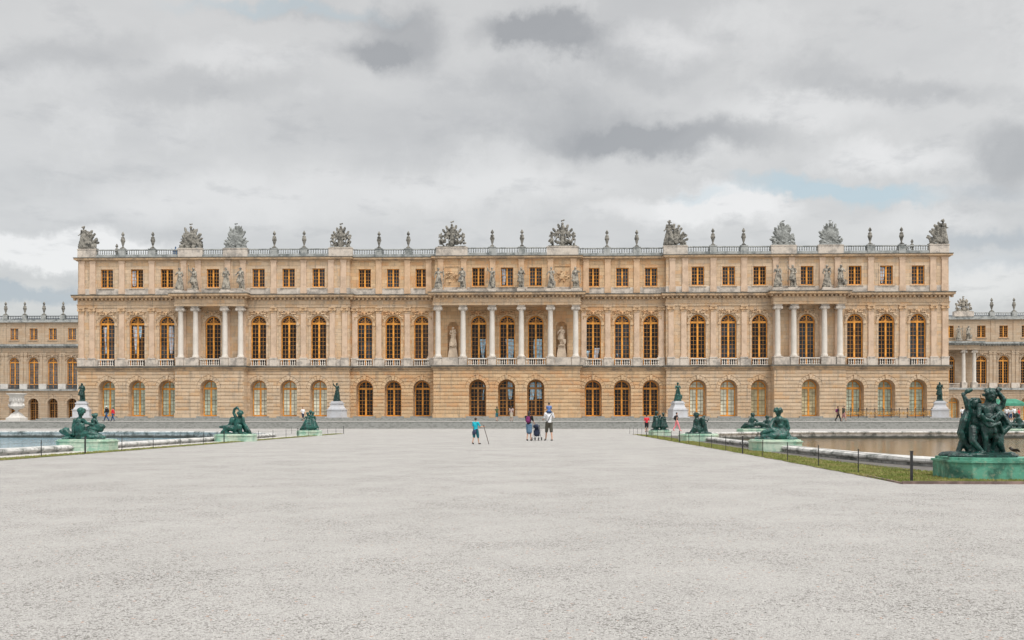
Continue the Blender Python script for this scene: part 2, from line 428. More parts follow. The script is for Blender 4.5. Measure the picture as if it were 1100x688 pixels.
def curtain(w, x0, x1, z0, z1, mat=CURT, name='curtain', seed=0):  # also draws the pale patches that paint daylight on the panes
    mb = MB(); n = 10; rr = random.Random(seed)
    pts = []
    for i in range(n+1):
        z = z0 + (z1-z0)*i/n; t = i/n
        pts.append((z, x0 + .10*sin(t*3+seed) + (1-t)*.12, x1 - (1-t)*.15 + .08*sin(t*4+seed*2)))
    vs = []; fs = []
    for z, a, b in pts:
        for k in range(7): vs.append((a + (b-a)*k/6, .013 - .006*(k % 2), z))
    for i in range(n):
        for k in range(6): q = i*7+k; fs.append((q, q+1, q+8, q+7))
    mb.add(vs, fs); return mb.build(name, mat, w)

COLUMN_PROF = [(.50,0),(.50,.12),(.44,.16),(.47,.24),(.40,.32),(.385,.40),(.385,2.2),(.37,4.2),(.335,6.35),(.36,6.40),(.335,6.45)]
_cm = MB(); _cm.lathe(COLUMN_PROF, 0, 0, 0, 20); COL_SHAFT = _cm.mesh('column', True)
_cm = MB(); _cm.box(-.55,.55,-.50,.50,.72,.88); _cm.box(-.42,.42,-.40,.40,.5,.72)
for s in (-1, 1):
    for q, r in ((.0,.24),(.0,.13)):
        pts = [(s*.42 + r*cos(2*pi*k/12), .42 + r*sin(2*pi*k/12)) for k in range(12)]
        _cm.prism(pts, -.47 if r < .2 else -.42, .42)
_cm.lathe([(.34,0),(.40,.12),(.46,.3),(.5,.5)], 0, 0, 0, 16)
for k in range(7): _cm.ell((-.3+.1*k, -.44, .30), (.05,.05,.07), 6)
COL_CAP = _cm.mesh('capital')
def add_column(root, x, y, z=9.9):
    o = put('column', COL_SHAFT, COLUMN, root, (x, y, z)); put('capital', COL_CAP, WHITE, o, (0, 0, 6.42))
_cm = MB(); _cm.box(-.45,.45,-.26,.12,0,.28); _cm.box(-.37,.37,-.20,.12,.28,6.45); PIL = _cm.mesh('pilaster')
_cm = MB(); _cm.box(-.50,.50,-.34,.12,.68,.84)
_cm.box(-.39,.39,-.25,.12,0,.12); _cm.box(-.37,.37,-.21,.12,.12,.68)
for s in (-1, 1): _cm.prism([(s*.38 + .19*cos(2*pi*k/10), .46 + .19*sin(2*pi*k/10)) for k in range(10)], -.34, .1)
for k in range(5): _cm.ell((-.2+.1*k, -.26, .32), (.06,.06,.09), 6)
PILCAP = _cm.mesh('capital')
_cm = MB(); _cm.box(-.40,.40,-.17,.12,0,3.55); _cm.box(-.46,.46,-.18,.12,3.55,3.85); _cm.box(-.46,.46,-.2,.12,-.95,0); APIL = _cm.mesh('attic_pilaster')
BALP = [(.09,0),(.09,.07),(.05,.1),(.10,.28),(.085,.36),(.045,.55),(.05,.62),(.09,.66),(.09,.72)]

def spandrel(mb, cx, z, seed):
    """carved swags, mask and foliage around the head of a window arch"""
    rr = random.Random(seed)
    mb.ell((cx, -.28, z+1.35), (.17,.16,.24), 8); mb.ell((cx, -.2, z+1.55), (.24,.14,.14), 8)
    for s in (-1, 1):
        for k in range(9):
            a = radians(25 + 60*k/8); r = 1.50 + .12*sin(k*1.9)
            mb.ell((cx + s*r*cos(a), -.20, z + r*sin(a) + .05), (.13+.05*rr.random(), .09+.05*rr.random(), .10+.05*rr.random()), 6)
        for k in range(4):
            mb.ell((cx + s*(.35+.3*k), -.18, z+1.75+.08*sin(k*2)), (.16,.14,.10), 6)
        mb.cap((cx + s*1.4, -.1, z+1.7), .05, (cx + s*.7, -.12, z+1.35), .07, 6)
def archivolt(mb, cx, zs, r0=1.12, r1=1.42, y=-.14, pier=True):
    n = 18
    for i in range(n):
        a0 = pi*i/n; a1 = pi*(i+1)/n
        for ra, rb, yy in ((r0, r0+.13, y*.6), (r0+.13, r1, y)):
            mb.prism([(cx+ra*cos(a0), zs+ra*sin(a0)), (cx+rb*cos(a0), zs+rb*sin(a0)), (cx+rb*cos(a1), zs+rb*sin(a1)), (cx+ra*cos(a1), zs+ra*sin(a1))], yy, .02)
    for s in (-1, 1):
        a, b = sorted((cx+s*r0, cx+s*(r1+.12))); mb.box(a, b, -.14, .02, zs-.30, zs-.001)
        a, b = sorted((cx+s*(r0+.005), cx+s*r1)); mb.box(a, b, -.06, .02, 9.72, zs-.30)

def layer(segs, mb, z0, z1, proj, back, dent=None):
    """one moulding run that follows the plan; segs=(x0,x1,yf) left to right"""
    n = len(segs)
    for i, (x0, x1, yf) in enumerate(segs):
        a = x0 - proj; b = x1 + proj
        if i > 0 and segs[i-1][2] < yf: a = x0 + proj
        elif i > 0 and segs[i-1][2] == yf: a = x0
        if i < n-1 and segs[i+1][2] < yf: b = x1 - proj
        elif i < n-1 and segs[i+1][2] == yf: b = x1
        mb.box(a, b, yf-proj, back, z0, z1)
        if dent:
            sp, dw, dz, dp = dent; k = int((b-a-.3)/sp); st = (b-a-.3)/k
            for j in range(k+1): mb.box(a+.15+st*j-dw/2, a+.15+st*j+dw/2, yf-dp, yf, z0-dz, z0-.001)

def balustrade(mb, x0, x1, y, z0, zt, n, th=.16):
    mb.box(x0, x1, y-th, y+th, zt-.14, zt); mb.box(x0, x1, y-th*.9, y+th*.9, z0, z0+.06)
    h = (zt-.14-z0-.06); pr = [(r, .06+q*h/.72) for r, q in BALP]
    for k in range(n): mb.lathe(pr, x0+(x1-x0)*(k+.5)/n, y, z0, 7)

# ------------------------------------------------------------------ the palace
PX, PY = -4.84, 133.7
palace = empty('palace', (PX, PY, 0), 'long sandstone palace with three columned porticoes and a statue lined roof balustrade', 'palace')
HALF = [57.96, 53.55, 49.17, 42.45, 35.81, 31.45, 27.1, 20.59, 16.48, 12.32, 4.1]
WIN = sorted([-x for x in HALF] + HALF + [0.0])
E0, J, C0, P0, P1 = 62.2, 22.64, 10.35, 37.4, 47.3
FA, FM, FC = -.8, 0.0, -2.5
gsegs = [(-E0,-P1,FA),(-P1,-P0,FC),(-P0,-J,FA),(-J,-C0,FM),(-C0,C0,FC),(C0,J,FM),(J,P0,FA),(P0,P1,FC),(P1,E0,FA)]
asegs = [(-E0,-J,FA),(-J,-C0,FM),(-C0,C0,FA),(C0,J,FM),(J,E0,FA)]
def in_seg(x, s): return s[0] < x < s[1]
def stone_for(s): return WARM if max(abs(s[0]), abs(s[1])) < 23 else PALE
DS = 5.50  # spring of the ground floor arches
for s in gsegs:
    ops = [(x, 1.22, 1.50, DS, True) for x in WIN if in_seg(x, s)]
    mb = MB(); wall(mb, s[0], s[1], s[2], s[2]+1.5, 1.28, 8.3, ops)
    x0, x1 = s[0], s[1]
    courses(mb, x0+.01, x1-.01, s[2], 1.95, 7.95, .51, ops)
    for a, b in zip([x0-.12] + [o[0]+1.22 for o in ops], [o[0]-1.22 for o in ops] + [x1+.12]):
        mb.box(a, b, s[2]-.14, s[2]+.001, 1.28, 1.90)
    if s[2] == FC: mb.box(x0, x0+.8, FC+1.5, .4, 1.28, 8.3); mb.box(x1-.8, x1, FC+1.5, .4, 1.28, 8.3)
    mb.build('ground_floor_wall', stone_for(s), palace)
    for x, *_ in ops:
        mo = MB()
        for i in range(16):
            a0, a1 = pi*i/16, pi*(i+1)/16
            mo.prism([(x+1.10*cos(a0), DS-.02+1.10*sin(a0)), (x+1.235*cos(a0), DS+1.235*sin(a0)), (x+1.235*cos(a1), DS+1.235*sin(a1)), (x+1.10*cos(a1), DS-.02+1.10*sin(a1))], s[2]+.95, s[2]+1.2)
        mo.box(x-1.235, x-1.10, s[2]+.95, s[2]+1.2, 1.5, DS); mo.box(x+1.10, x+1.235, s[2]+.95, s[2]+1.2, 1.5, DS)
        mo.build('door_reveal', CORN if abs(x) > 11 else WOODB, palace)
# main floor and attic walls
for s in [(-E0,-J,FA),(-J,J,FM),(J,E0,FA)]:
    ops = [(x, 1.12, 8.76, 14.85, True) for x in WIN if in_seg(x, s)]
    if s[0] == -J: ops += [(-7.8, .80, 10.0, 14.3, True), (7.8, .80, 10.0, 14.3, True)]
    mb = MB(); wall(mb, s[0], s[1], s[2], s[2]+.8, 8.3, 17.2, ops)
    mb.build('upper_wall', stone_for(s), palace)
for s in asegs:
    ops = [(x, .90, 20.05, 22.75, False) for x in WIN if in_seg(x, s)]
    mb = MB(); wall(mb, s[0], s[1], s[2], s[2]+.8, 19.0, 24.1, ops)
    mb.build('attic_wall', stone_for(s), palace)
mb = MB()
for s in (-1, 1):
    a, b = sorted((s*E0, s*(E0-.8))); mb.box(a, b, 0.0, 30, 1.28, 8.3); mb.box(a, b, .001, 30, 8.3, 24.1)
mb.box(-E0, E0, 29.2, 30, 1.28, 24.1)
mb.build('rear_and_side_wall', PALE, palace)
mb = MB(); mb.box(-E0+.8, E0-.8, .85, 29.2, 24.45, 24.75); mb.build('roof', SLATE, palace)
# niches
for s in (-1, 1):
    mb = MB(); n = 12
    x = s*7.8; vs = []; fs = []
    for j, z in enumerate((10.0, 12.0, 14.3)):
        for i in range(n+1): a = pi*i/n; vs.append((x-.8*cos(a), .8*sin(a), z))
    for j in range(1, 7):
        t = pi/2*j/6
        for i in range(n+1): a = pi*i/n; vs.append((x-.8*cos(a)*cos(t), .8*sin(a)*cos(t), 14.3+.8*sin(t)))
    for j in range(8):
        for i in range(n): q = j*(n+1)+i; fs.append((q, q+1, q+n+2, q+n+1))
    mb.add(vs, fs); mb.build('niche', WARM, palace, True)
    mb = MB(); archivolt(mb, x, 14.3, .80, 1.08); mb.build('niche_surround', WARM, palace)
    mb = MB(); mb.box(x-1.2, x+1.2, -.10, .02, 8.72, 9.95); mb.frustum(x, -.05, 9.95, 11.4, .72, .5, .5, .35); mb.box(x-.55, x+.55, -.45, .35, 11.4, 11.55)
    mb.build('niche_pedestal', NICHEST, palace)
# mouldings
mb = MB(); layer(gsegs, mb, 8.0, 8.30, .12, .3); mb.build('ground_band', CORN, palace)
mb = MB(); layer(gsegs, mb, 8.302, 8.50, .30, .3); mb.build('string_course', CORN, palace)
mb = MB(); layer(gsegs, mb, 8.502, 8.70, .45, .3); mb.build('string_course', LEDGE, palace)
mb = MB(); layer(gsegs, mb, 17.2, 17.55, .10, .8); layer(gsegs, mb, 17.552, 17.66, .18, .8); layer(gsegs, mb, 17.662, 18.25, .06, .8)
mb.build('entablature', PALE, palace)
mb = MB(); layer(gsegs, mb, 18.50, 18.62, .52, .8, (.58, .27, .26, .46)); layer(gsegs, mb, 18.622, 18.90, .70, .8); layer(gsegs, mb, 18.251, 18.258, .10, .8)
for i, s in enumerate(gsegs): mb.box(s[0]+.01, s[1]-.01, s[2]-.05, .8, 18.259, 18.499)
mb.build('main_cornice', CORN, palace)
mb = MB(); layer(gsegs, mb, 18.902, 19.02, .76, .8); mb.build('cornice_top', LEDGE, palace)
mb = MB(); layer(asegs, mb, 19.02, 19.95, .06, .6); mb.build('attic_base', WHITE, palace)
for o in WIN: pass
mb = MB(); layer(asegs, mb, 23.95, 24.10, .20, .8); layer(asegs, mb, 24.102, 24.34, .46, .8); mb.build('attic_cornice', CORN, palace)
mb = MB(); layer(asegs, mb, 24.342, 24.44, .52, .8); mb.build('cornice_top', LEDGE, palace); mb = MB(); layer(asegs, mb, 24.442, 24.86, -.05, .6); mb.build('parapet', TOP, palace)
# attic base must not cover the windows: sills stand above it
# windows
def ground_blind(x):
    if x < -47: return SHUT
    if x < -23: return SHUTC if x > -40 else SHUT
    if x < 24: return None
    if x < 34: return SHUTC
    if x < 44: return SHUTA
    return SHUT
see = {}
for x in WIN:
    s = [q for q in gsegs if in_seg(x, q)][0]
    w = add_window(W_DOOR, palace, x, s[2]+1.05, 1.50, PANE, ground_blind(x), WOOD if abs(x) > 11 else WOODB, bars=WOODD if ground_blind(x) else WOODM, name='door')
    if x == 0: curtain(w, .18, .80, 2.4, 4.9, CURB, 'painted_daylight', 3)  # pale sheet painting daylight over the dark pane
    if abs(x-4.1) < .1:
        curtain(w, .16, .92, 2.5, 4.8, CURB, 'painted_daylight', 4); curtain(w, -.92, -.16, 2.3, 4.8, CURB, 'painted_daylight', 6)
    if abs(x+4.1) < .1: curtain(w, .62, .95, 2.3, 4.6, CURB, 'painted_daylight', 5)
    yf = FM if abs(x) < J else FA
    w = add_window(W_MAIN, palace, x, yf+.38, 9.70, (PANE, PANEN, PANE, PANEB)[int(abs(x)*7+x) % 4])
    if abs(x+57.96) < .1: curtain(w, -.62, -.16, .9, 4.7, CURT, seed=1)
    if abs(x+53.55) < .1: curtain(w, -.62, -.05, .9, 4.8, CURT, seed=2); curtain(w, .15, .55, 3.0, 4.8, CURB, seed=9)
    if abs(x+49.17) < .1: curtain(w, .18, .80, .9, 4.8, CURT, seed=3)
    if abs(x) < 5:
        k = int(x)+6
        curtain(w, .25 if x < 0 else -.3, .95, .15, 2.9, CURB, 'painted_daylight', k)
    if abs(x-12.32) < .1: curtain(w, .1, .9, .15, 1.6, CURT, seed=5); curtain(w, -.9, -.5, .15, 1.2, CURB, 'painted_daylight', 8)
    if abs(x-16.48) < .1: curtain(w, -.8, -.5, .15, .8, CURB, 'painted_daylight', 7)
    ya = FA if (abs(x) > J or abs(x) < C0) else FM
    wa = add_window(W_ATT, palace, x, ya+.25, 20.05, (PANEB, PANE, PANEB)[int(abs(x)*5+x) % 3])
    if int(abs(x)*3) % 5 == 0: curtain(wa, -.8, -.2, .3, 2.5, CURT, seed=int(x))
    mb = MB()      # surround: sill and jamb strips
    for sg in (-1, 1): a, b = sorted((x+sg*.905, x+sg*1.10)); mb.box(a, b, ya-.05, ya+.01, 20.05, 22.95)
    mb.box(x-.904, x+.904, ya-.05, ya+.01, 22.755, 22.95); mb.box(x-1.15, x+1.15, ya-.16, ya+.01, 19.90, 20.045)
    mb.build('attic_window_surround', PALE if abs(x) > 23 else WARM, palace)
    mb = MB(); archivolt(mb, 0, 14.85); mb.build('window_surround', PALE if abs(x) > 23 else WARM, palace, loc=(x, yf, 0))
    mb = MB(); spandrel(mb, 0, 14.85, int(x*10)); mb.build('arch_carving', PALE if abs(x) > 23 else WARM, palace, loc=(x, yf, 0))
    mb = MB(); yb = yf-.32 if not (abs(x) < 5 or abs(abs(x)-42.45) < .1) else FC+.35
    wd = 1.42 if (abs(x) < 5 or abs(abs(x)-42.45) < .1) else 1.12
    balustrade(mb, x-wd, x+wd, yb, 8.76, 9.72, 7 if wd < 1.3 else 9); mb.build('balcony_balustrade', COLUMN, palace)
# pilasters
pil = [61.65, 60.1, 55.75, 51.36, 46.7, 44.55, 40.3, 38.05, 33.6, 29.27, 25.1, 23.3]
pilM = [22.0, 18.53, 14.4, 11.0]
for s in (-1, 1):
    for x in pil + pilM:
        yf = FA if x > J else FM; mt = PILAST if x > J else PILASTW
        o = put('pilaster', PIL if mt is PILAST else PIL.copy() , None, palace, (s*x, yf, 9.9))
        if not o.data.materials: o.data.materials.append(mt)
        put('capital', PILCAP, PALE, o, (0, 0, 6.45))
        mb = MB(); mb.box(-.52,.52,-.30,.1,0,1.05); mb.box(-.58,.58,-.36,.1,1.05,1.2); mb.build('pilaster_pedestal', WHITE, palace, loc=(s*x, yf, 8.70))
for s in (-1, 1):
    for x in [61.6, 60.0, 55.75, 51.36, 46.7, 44.6, 40.3, 38.05, 33.6, 29.27, 25.3, 23.5, 18.53, 14.4, 11.3, 9.5, 6.2, 2.05]:
        yf = FA if (x > J or x < C0) else FM
        o = put('attic_pilaster', APIL.copy(), PILAST if x > J else PILASTW, palace, (s*x, yf, 20.1))
# white lower wall between pedestals of the main floor
mb = MB()
for s in (-1, 1):
    for a, b, yf in ((62.0, 59.15, FA), (56.75, 54.75, FA), (52.35, 50.35, FA), (34.6, 32.7, FA), (30.3, 28.3, FA), (25.9, 22.7, FA), (22.5, 21.8, FM), (19.4, 17.7, FM), (15.3, 13.55, FM), (11.1, 10.3, FM)):
        x0, x1 = sorted((s*a, s*b)); mb.box(x0, x1, yf-.16, yf+.01, 8.72, 9.70)
mb.build('pedestal_course', WHITE, palace)
# porticoes
cols = [-9.75,-6.19,-2.07,2.07,6.19,9.75]; side = [46.7,44.55,40.3,38.05]
for x in cols + side + [-q for q in side]:
    add_column(palace, x, FC+.55)
    mb = MB(); mb.box(-.56,.56,-.50,.50,0,1.05); mb.box(-.62,.62,-.56,.56,1.05,1.2); mb.build('column_pedestal', WHITE, palace, loc=(x, FC+.55, 8.70))
mb = MB()
for a, b in ((-9.15,-6.8),(6.8,9.15)): mb.box(a, b, FC+.2, FC+.7, 8.70, 9.82)
for s in (-1, 1):
    for a, b in ((46.1, 45.15), (39.7, 38.65)):
        x0, x1 = sorted((s*a, s*b)); mb.box(x0, x1, FC+.2, FC+.7, 8.70, 9.82)
    x0 = s*45.9; 
mb.build('portico_parapet', WHITE, palace)
# carved relief panels beside the centre attic windows
for s in (-1, 1):
    x = s*7.9; mb = MB(); ya = FA
    for a in (-1.15, 1.05): mb.box(x+a, x+a+.10, ya-.09, ya+.01, 20.0, 22.9)
    mb.box(x-1.15, x+1.15, ya-.10, ya+.01, 22.9, 23.0); rr = random.Random(5+s)
    mb.ell((x, ya, 21.5), (.45,.12,.5), 10)
    for k in range(26):
        a = rr.uniform(0, 2*pi); r = rr.uniform(.25, .95)
        mb.ell((x+r*cos(a), ya-.04, 21.45+r*.9*sin(a)), (rr.uniform(.08,.2), rr.uniform(.12,.26), rr.uniform(.06,.14)), 6)
    for k in range(8):
        a = k*pi/4+.3; mb.cap((x+.2*cos(a), ya, 21.4+.2*sin(a)), .06, (x+.95*cos(a), ya, 21.4+.9*sin(a)), .03, 6)
    mb.build('relief_panel', WARM, palace)
# roof balustrade
peds = [(60.95,1.35),(55.8,.5),(51.4,.5),(45.81,1.78),(39.22,1.78),(33.63,.5),(29.3,.5),(23.97,1.7),(18.58,.5),(14.32,.5),(7.92,2.25),(2.13,.5)]
allp = sorted([(-a, b) for a, b in peds] + peds)
def roof_y(x):
    x = abs(x); return (FA if (x > J or x < C0) else FM) + .30
for i, (x, w) in enumerate(allp):
    y = roof_y(x); mb = MB(); mb.box(x-w, x+w, y-.32, y+.55, 24.442, 25.62); mb.box(x-w-.05, x+w+.05, y-.38, y+.60, 25.62, 25.74)
    mb.build('roof_pedestal', TOP if w < 1 else WHITE, palace)
    if i < len(allp)-1:
        xb = allp[i+1][0]-allp[i+1][1]; xa = x+w; cuts = [xa, xb]
        for q in (-J, J, -C0, C0):
            if xa < q < xb: cuts = [xa, q, xb]
        mb = MB()
        for a, b in zip(cuts, cuts[1:]): balustrade(mb, a, b, roof_y((a+b)/2), 24.862, 25.66, max(2, int((b-a)/.33)))
        mb.build('roof_balustrade', TOP, palace)

# ------------------------------------------------------------------ wings
def wing(name, label, X0, Y, z0, bay, xs, xe, portico=None, trophy=None):
    k = .958
    root = empty(name, (X0, Y, z0-1.28*k), label, 'palace wing'); root.scale = (1, 1, k)
    n0 = xs; wins = [bay*i for i in range(n0[0], n0[1]+1)]
    if portico: wins.append(portico[2])
    x0, x1 = xe
    segs = [(x0, x1, 0.0)]
    if portico: segs = [(x0, portico[1], -2.0), (portico[1], x1, 0.0)]
    for s in segs:
        ops = [(x, 1.15, 1.5, 5.4, True) for x in wins if in_seg(x, s)]
        mb = MB(); wall(mb, s[0], s[1], s[2], s[2]+1.4, 1.28, 8.3, ops); courses(mb, s[0]+.01, s[1]-.01, s[2], 1.95, 7.95, .51, ops)
        mb.box(s[0], s[1], s[2]-.1, s[2]-.071, 7.96, 8.3); mb.build('ground_floor_wall', WINGST, root)
    ops = [(x, 1.12, 8.76, 14.85, True) for x in wins]; mb = MB(); wall(mb, x0, x1, 0, .8, 8.3, 17.2, ops); mb.build('upper_wall', WINGST, root)
    ops = [(x, .9, 20.05, 22.75, False) for x in wins]; mb = MB(); wall(mb, x0, x1, 0.0, .8, 19.0, 24.1, ops); mb.build('attic_wall', WINGST, root)
    mb = MB(); layer(segs, mb, 8.302, 8.7, .4, .3); mb.build('string_course', TOP, root)
    mb = MB(); layer(segs, mb, 17.2, 17.6, .1, .8); layer(segs, mb, 17.602, 18.25, .05, .8); mb.build('entablature', WINGST, root)
    mb = MB(); layer(segs, mb, 18.45, 18.62, .5, .8, (.6, .28, .22, .4)); layer(segs, mb, 18.622, 19.02, .8, .8)
    for s in segs: mb.box(s[0]+.01, s[1]-.01, s[2]-.04, .8, 18.251, 18.449)
    mb.build('main_cornice', TOP, root)
    mb = MB(); layer([(x0, x1, 0.0)], mb, 24.1, 24.4, .45, .8); layer([(x0, x1, 0.0)], mb, 24.402, 24.8, -.05, .6); mb.build('attic_cornice', TOP, root)
    mb = MB(); mb.box(x0, x1, .9, 18, 24.3, 24.5); mb.frustum((x0+x1)/2, 10, 24.5, 26.1, (x1-x0)/2, 7, (x1-x0)/2-5, 1); mb.build('roof', SLATE, root)
    mb = MB(); mb.box(x0, x1, 17, 18, 1.28, 24.3); mb.box(x0, x0+.8, 1.4, 17, 1.28, 24.3); mb.box(x1-.8, x1, 1.4, 17, 1.28, 24.3); mb.build('rear_and_side_wall', WINGST, root)
    for x in wins:
        yy = [s for s in segs if in_seg(x, s)][0][2]
        dark = portico is None
        add_window(W_DOOR, root, x, yy+.9, 1.5, PANE, SHUTA if not dark else None, WOODB if dark else WOOD, name='door')
        add_window(W_MAIN, root, x, .38, 9.7, PANEG if dark else PANE); add_window(W_ATT, root, x, .25, 20.05, PANEG if dark else PANE)
        mb = MB(); archivolt(mb, x, 14.85); spandrel(mb, x, 14.85, int(x*3)+5); mb.build('window_surround', WINGST, root)
        mb = MB(); mb.box(x-1.15, x+1.15, -.16, .01, 19.9, 20.045); mb.build('attic_window_sill', WINGST, root)
        mb = MB(); balustrade(mb, x-1.12, x+1.12, yy-.25, 8.76, 9.7, 8); mb.build('balcony_balustrade', DARKBAL if dark else WHITE, root)
    for i in range(n0[0], n0[1]+2):
        x = bay*(i-.5)
        if not (x0+.5 < x < x1-.5) or (portico and x < portico[1]): continue
        for dx in (-.42, .42):
            mb = MB(); mb.box(x+dx-.3, x+dx+.3, -.12, .01, 9.9, 16.3); mb.box(x+dx-.38, x+dx+.38, -.2, .01, 16.3, 17.15)
            for q in (-1, 1): mb.ell((x+dx+q*.3, -.2, 16.8), (.14,.1,.17), 6)
            mb.build('pilaster', WINGST, root)
        mb = MB(); mb.box(x-.85, x+.85, -.3, .01, 8.72, 9.9); mb.build('pilaster_pedestal', WHITE if portico else MARBLE, root)
        mb = MB(); mb.box(x-.38, x+.38, -.1, .01, 19.1, 23.9); mb.build('attic_pilaster', WINGST, root)
    vas = []
    xa = x0
    if trophy: t0, t1 = trophy; xa = t1
    for i in range(n0[0], n0[1]+2):
        x = bay*(i-.5)
        if x < xa+.4 or x > x1-.5: continue
        mb = MB(); mb.box(x-.5, x+.5, 0, .8, 24.802, 25.85); mb.build('roof_pedestal', TOP, root); vas.append((X0+x, Y+.4, (25.85-1.28)*k+z0))
        mb = MB(); balustrade(mb, xa, x-.5, .4, 24.802, 25.7, max(2, int((x-.5-xa)/.36))); mb.build('roof_balustrade', DARKBAL if not portico else TOP, root); xa = x+.5
    mb = MB(); balustrade(mb, xa, x1, .4, 24.802, 25.7, max(2, int((x1-xa)/.36))); mb.build('roof_balustrade', DARKBAL if not portico else TOP, root)
    if trophy:
        mb = MB(); mb.box(t0, t1, -.1, .9, 24.802, 25.95); mb.build('roof_pedestal', WHITE, root)
    if portico:
        for x in portico[0]: add_column(root, x, -1.45)
        for x in portico[0]:
            mb = MB(); mb.box(x-.56, x+.56, -1.95, -.95, 8.7, 9.9); mb.build('column_pedestal', WHITE, root)
    return vas
XL = ray_x(36, 203); XR = ray_x(1078.2, 203)
lv = wing('palace_wing', 'distant set back palace wing at the left edge with dark roof balustrade', XL, 203, .6, 4.33, (-3, 6), (-13.5, 30))
ptx = [ray_x(p, 203)-XR for p in (1031.8, 1043)]
wc = ray_x(1020, 203)-XR
rv = wing('palace_wing', 'distant set back palace wing at the right edge with a small columned portico', XR, 203, .6, 4.72, (-1, 3), (-19, 16.5),
          ([ptx[0], ptx[1], 2*wc-ptx[0], 2*wc-ptx[1]], ptx[1]+.9, wc), (ray_x(1025, 203)-XR, ray_x(1046, 203)-XR))
# the portico's own window behind the columns
_rw = [o for o in bpy.data.objects if o.name.startswith('palace_wing.')][0]
# ------------------------------------------------------------------ figures
def joints(h=1.75, **ov):
    s = h/1.75
    j = dict(head=(0,-.02,1.63), neck=(0,.0,1.46), chest=(0,0,1.27), waist=(0,0,1.08), pelvis=(0,0,.95),
             shR=(-.185,0,1.42), elR=(-.25,.02,1.14), haR=(-.27,-.06,.88), shL=(.185,0,1.42), elL=(.25,.02,1.14), haL=(.27,-.06,.88),
             hiR=(-.095,0,.92), knR=(-.105,-.02,.50), anR=(-.11,.02,.08), toR=(-.12,-.15,.03),
             hiL=(.095,0,.92), knL=(.105,-.02,.50), anL=(.11,.02,.08), toL=(.12,-.15,.03))
    j.update(ov)
    return {k: Vector(v)*s for k, v in j.items()}, s
def body_caps(mb, j, s, fat=1.0, head=1.0, seg=8):
    f = s*fat
    mb.ell(j['head'], (.078*s*head,.095*s*head,.115*s*head), 12)
    mb.cap(j['neck'], .055*f, j['head'], .05*f, seg)
    mb.cap(j['neck'] + (j['chest']-j['neck'])*.35, .085*f, j['chest'], .125*f, seg)
    mb.cap(j['shR'], .06*f, j['chest'], .11*f, seg); mb.cap(j['shL'], .06*f, j['chest'], .11*f, seg)
    mb.cap(j['chest'], .125*f, j['waist'], .105*f, seg); mb.cap(j['waist'], .105*f, j['pelvis'], .125*f, seg)
    for S in 'RL':
        mb.cap(j['sh'+S], .052*f, j['el'+S], .042*f, seg); mb.cap(j['el'+S], .042*f, j['ha'+S], .028*f, seg)
        mb.cap(j['hi'+S], .088*f, j['kn'+S], .058*f, seg); mb.cap(j['kn'+S], .056*f, j['an'+S], .036*f, seg)
        mb.cap(j['an'+S], .040*f, j['to'+S], .030*f, seg)
        mb.cap(j['pelvis'], .12*f, j['hi'+S], .095*f, seg)
def hand(mb, j, s, S):
    w = j['ha'+S]; d = (w - j['el'+S]).normalized(); side = d.cross(Vector((0,1,0)))
    if side.length < .1: side = Vector((1,0,0))
    side.normalize(); up = side.cross(d)
    mb.ell(w + d*.045*s, (.022*s,.034*s,.042*s), 8, d.to_track_quat('Z','Y').to_matrix())
    for k, (o, l) in enumerate(((-.026,.062),(-.009,.074),(.009,.070),(.026,.054))):
        a = w + d*.08*s + up*o*s; b = a + d*l*.55*s + side*.006*s; c = b + (d*.75+side*.5).normalized()*l*.5*s
        mb.cap(a, .0095*s, b, .0085*s, 6); mb.cap(b, .0085*s, c, .007*s, 6)
    a = w + d*.03*s + up*-.03*s; b = a + (d*.6-up*.7).normalized()*.035*s; mb.cap(a, .011*s, b, .010*s, 6); mb.cap(b, .010*s, b + (d*.9+side*.3).normalized()*.03*s, .008*s, 6)
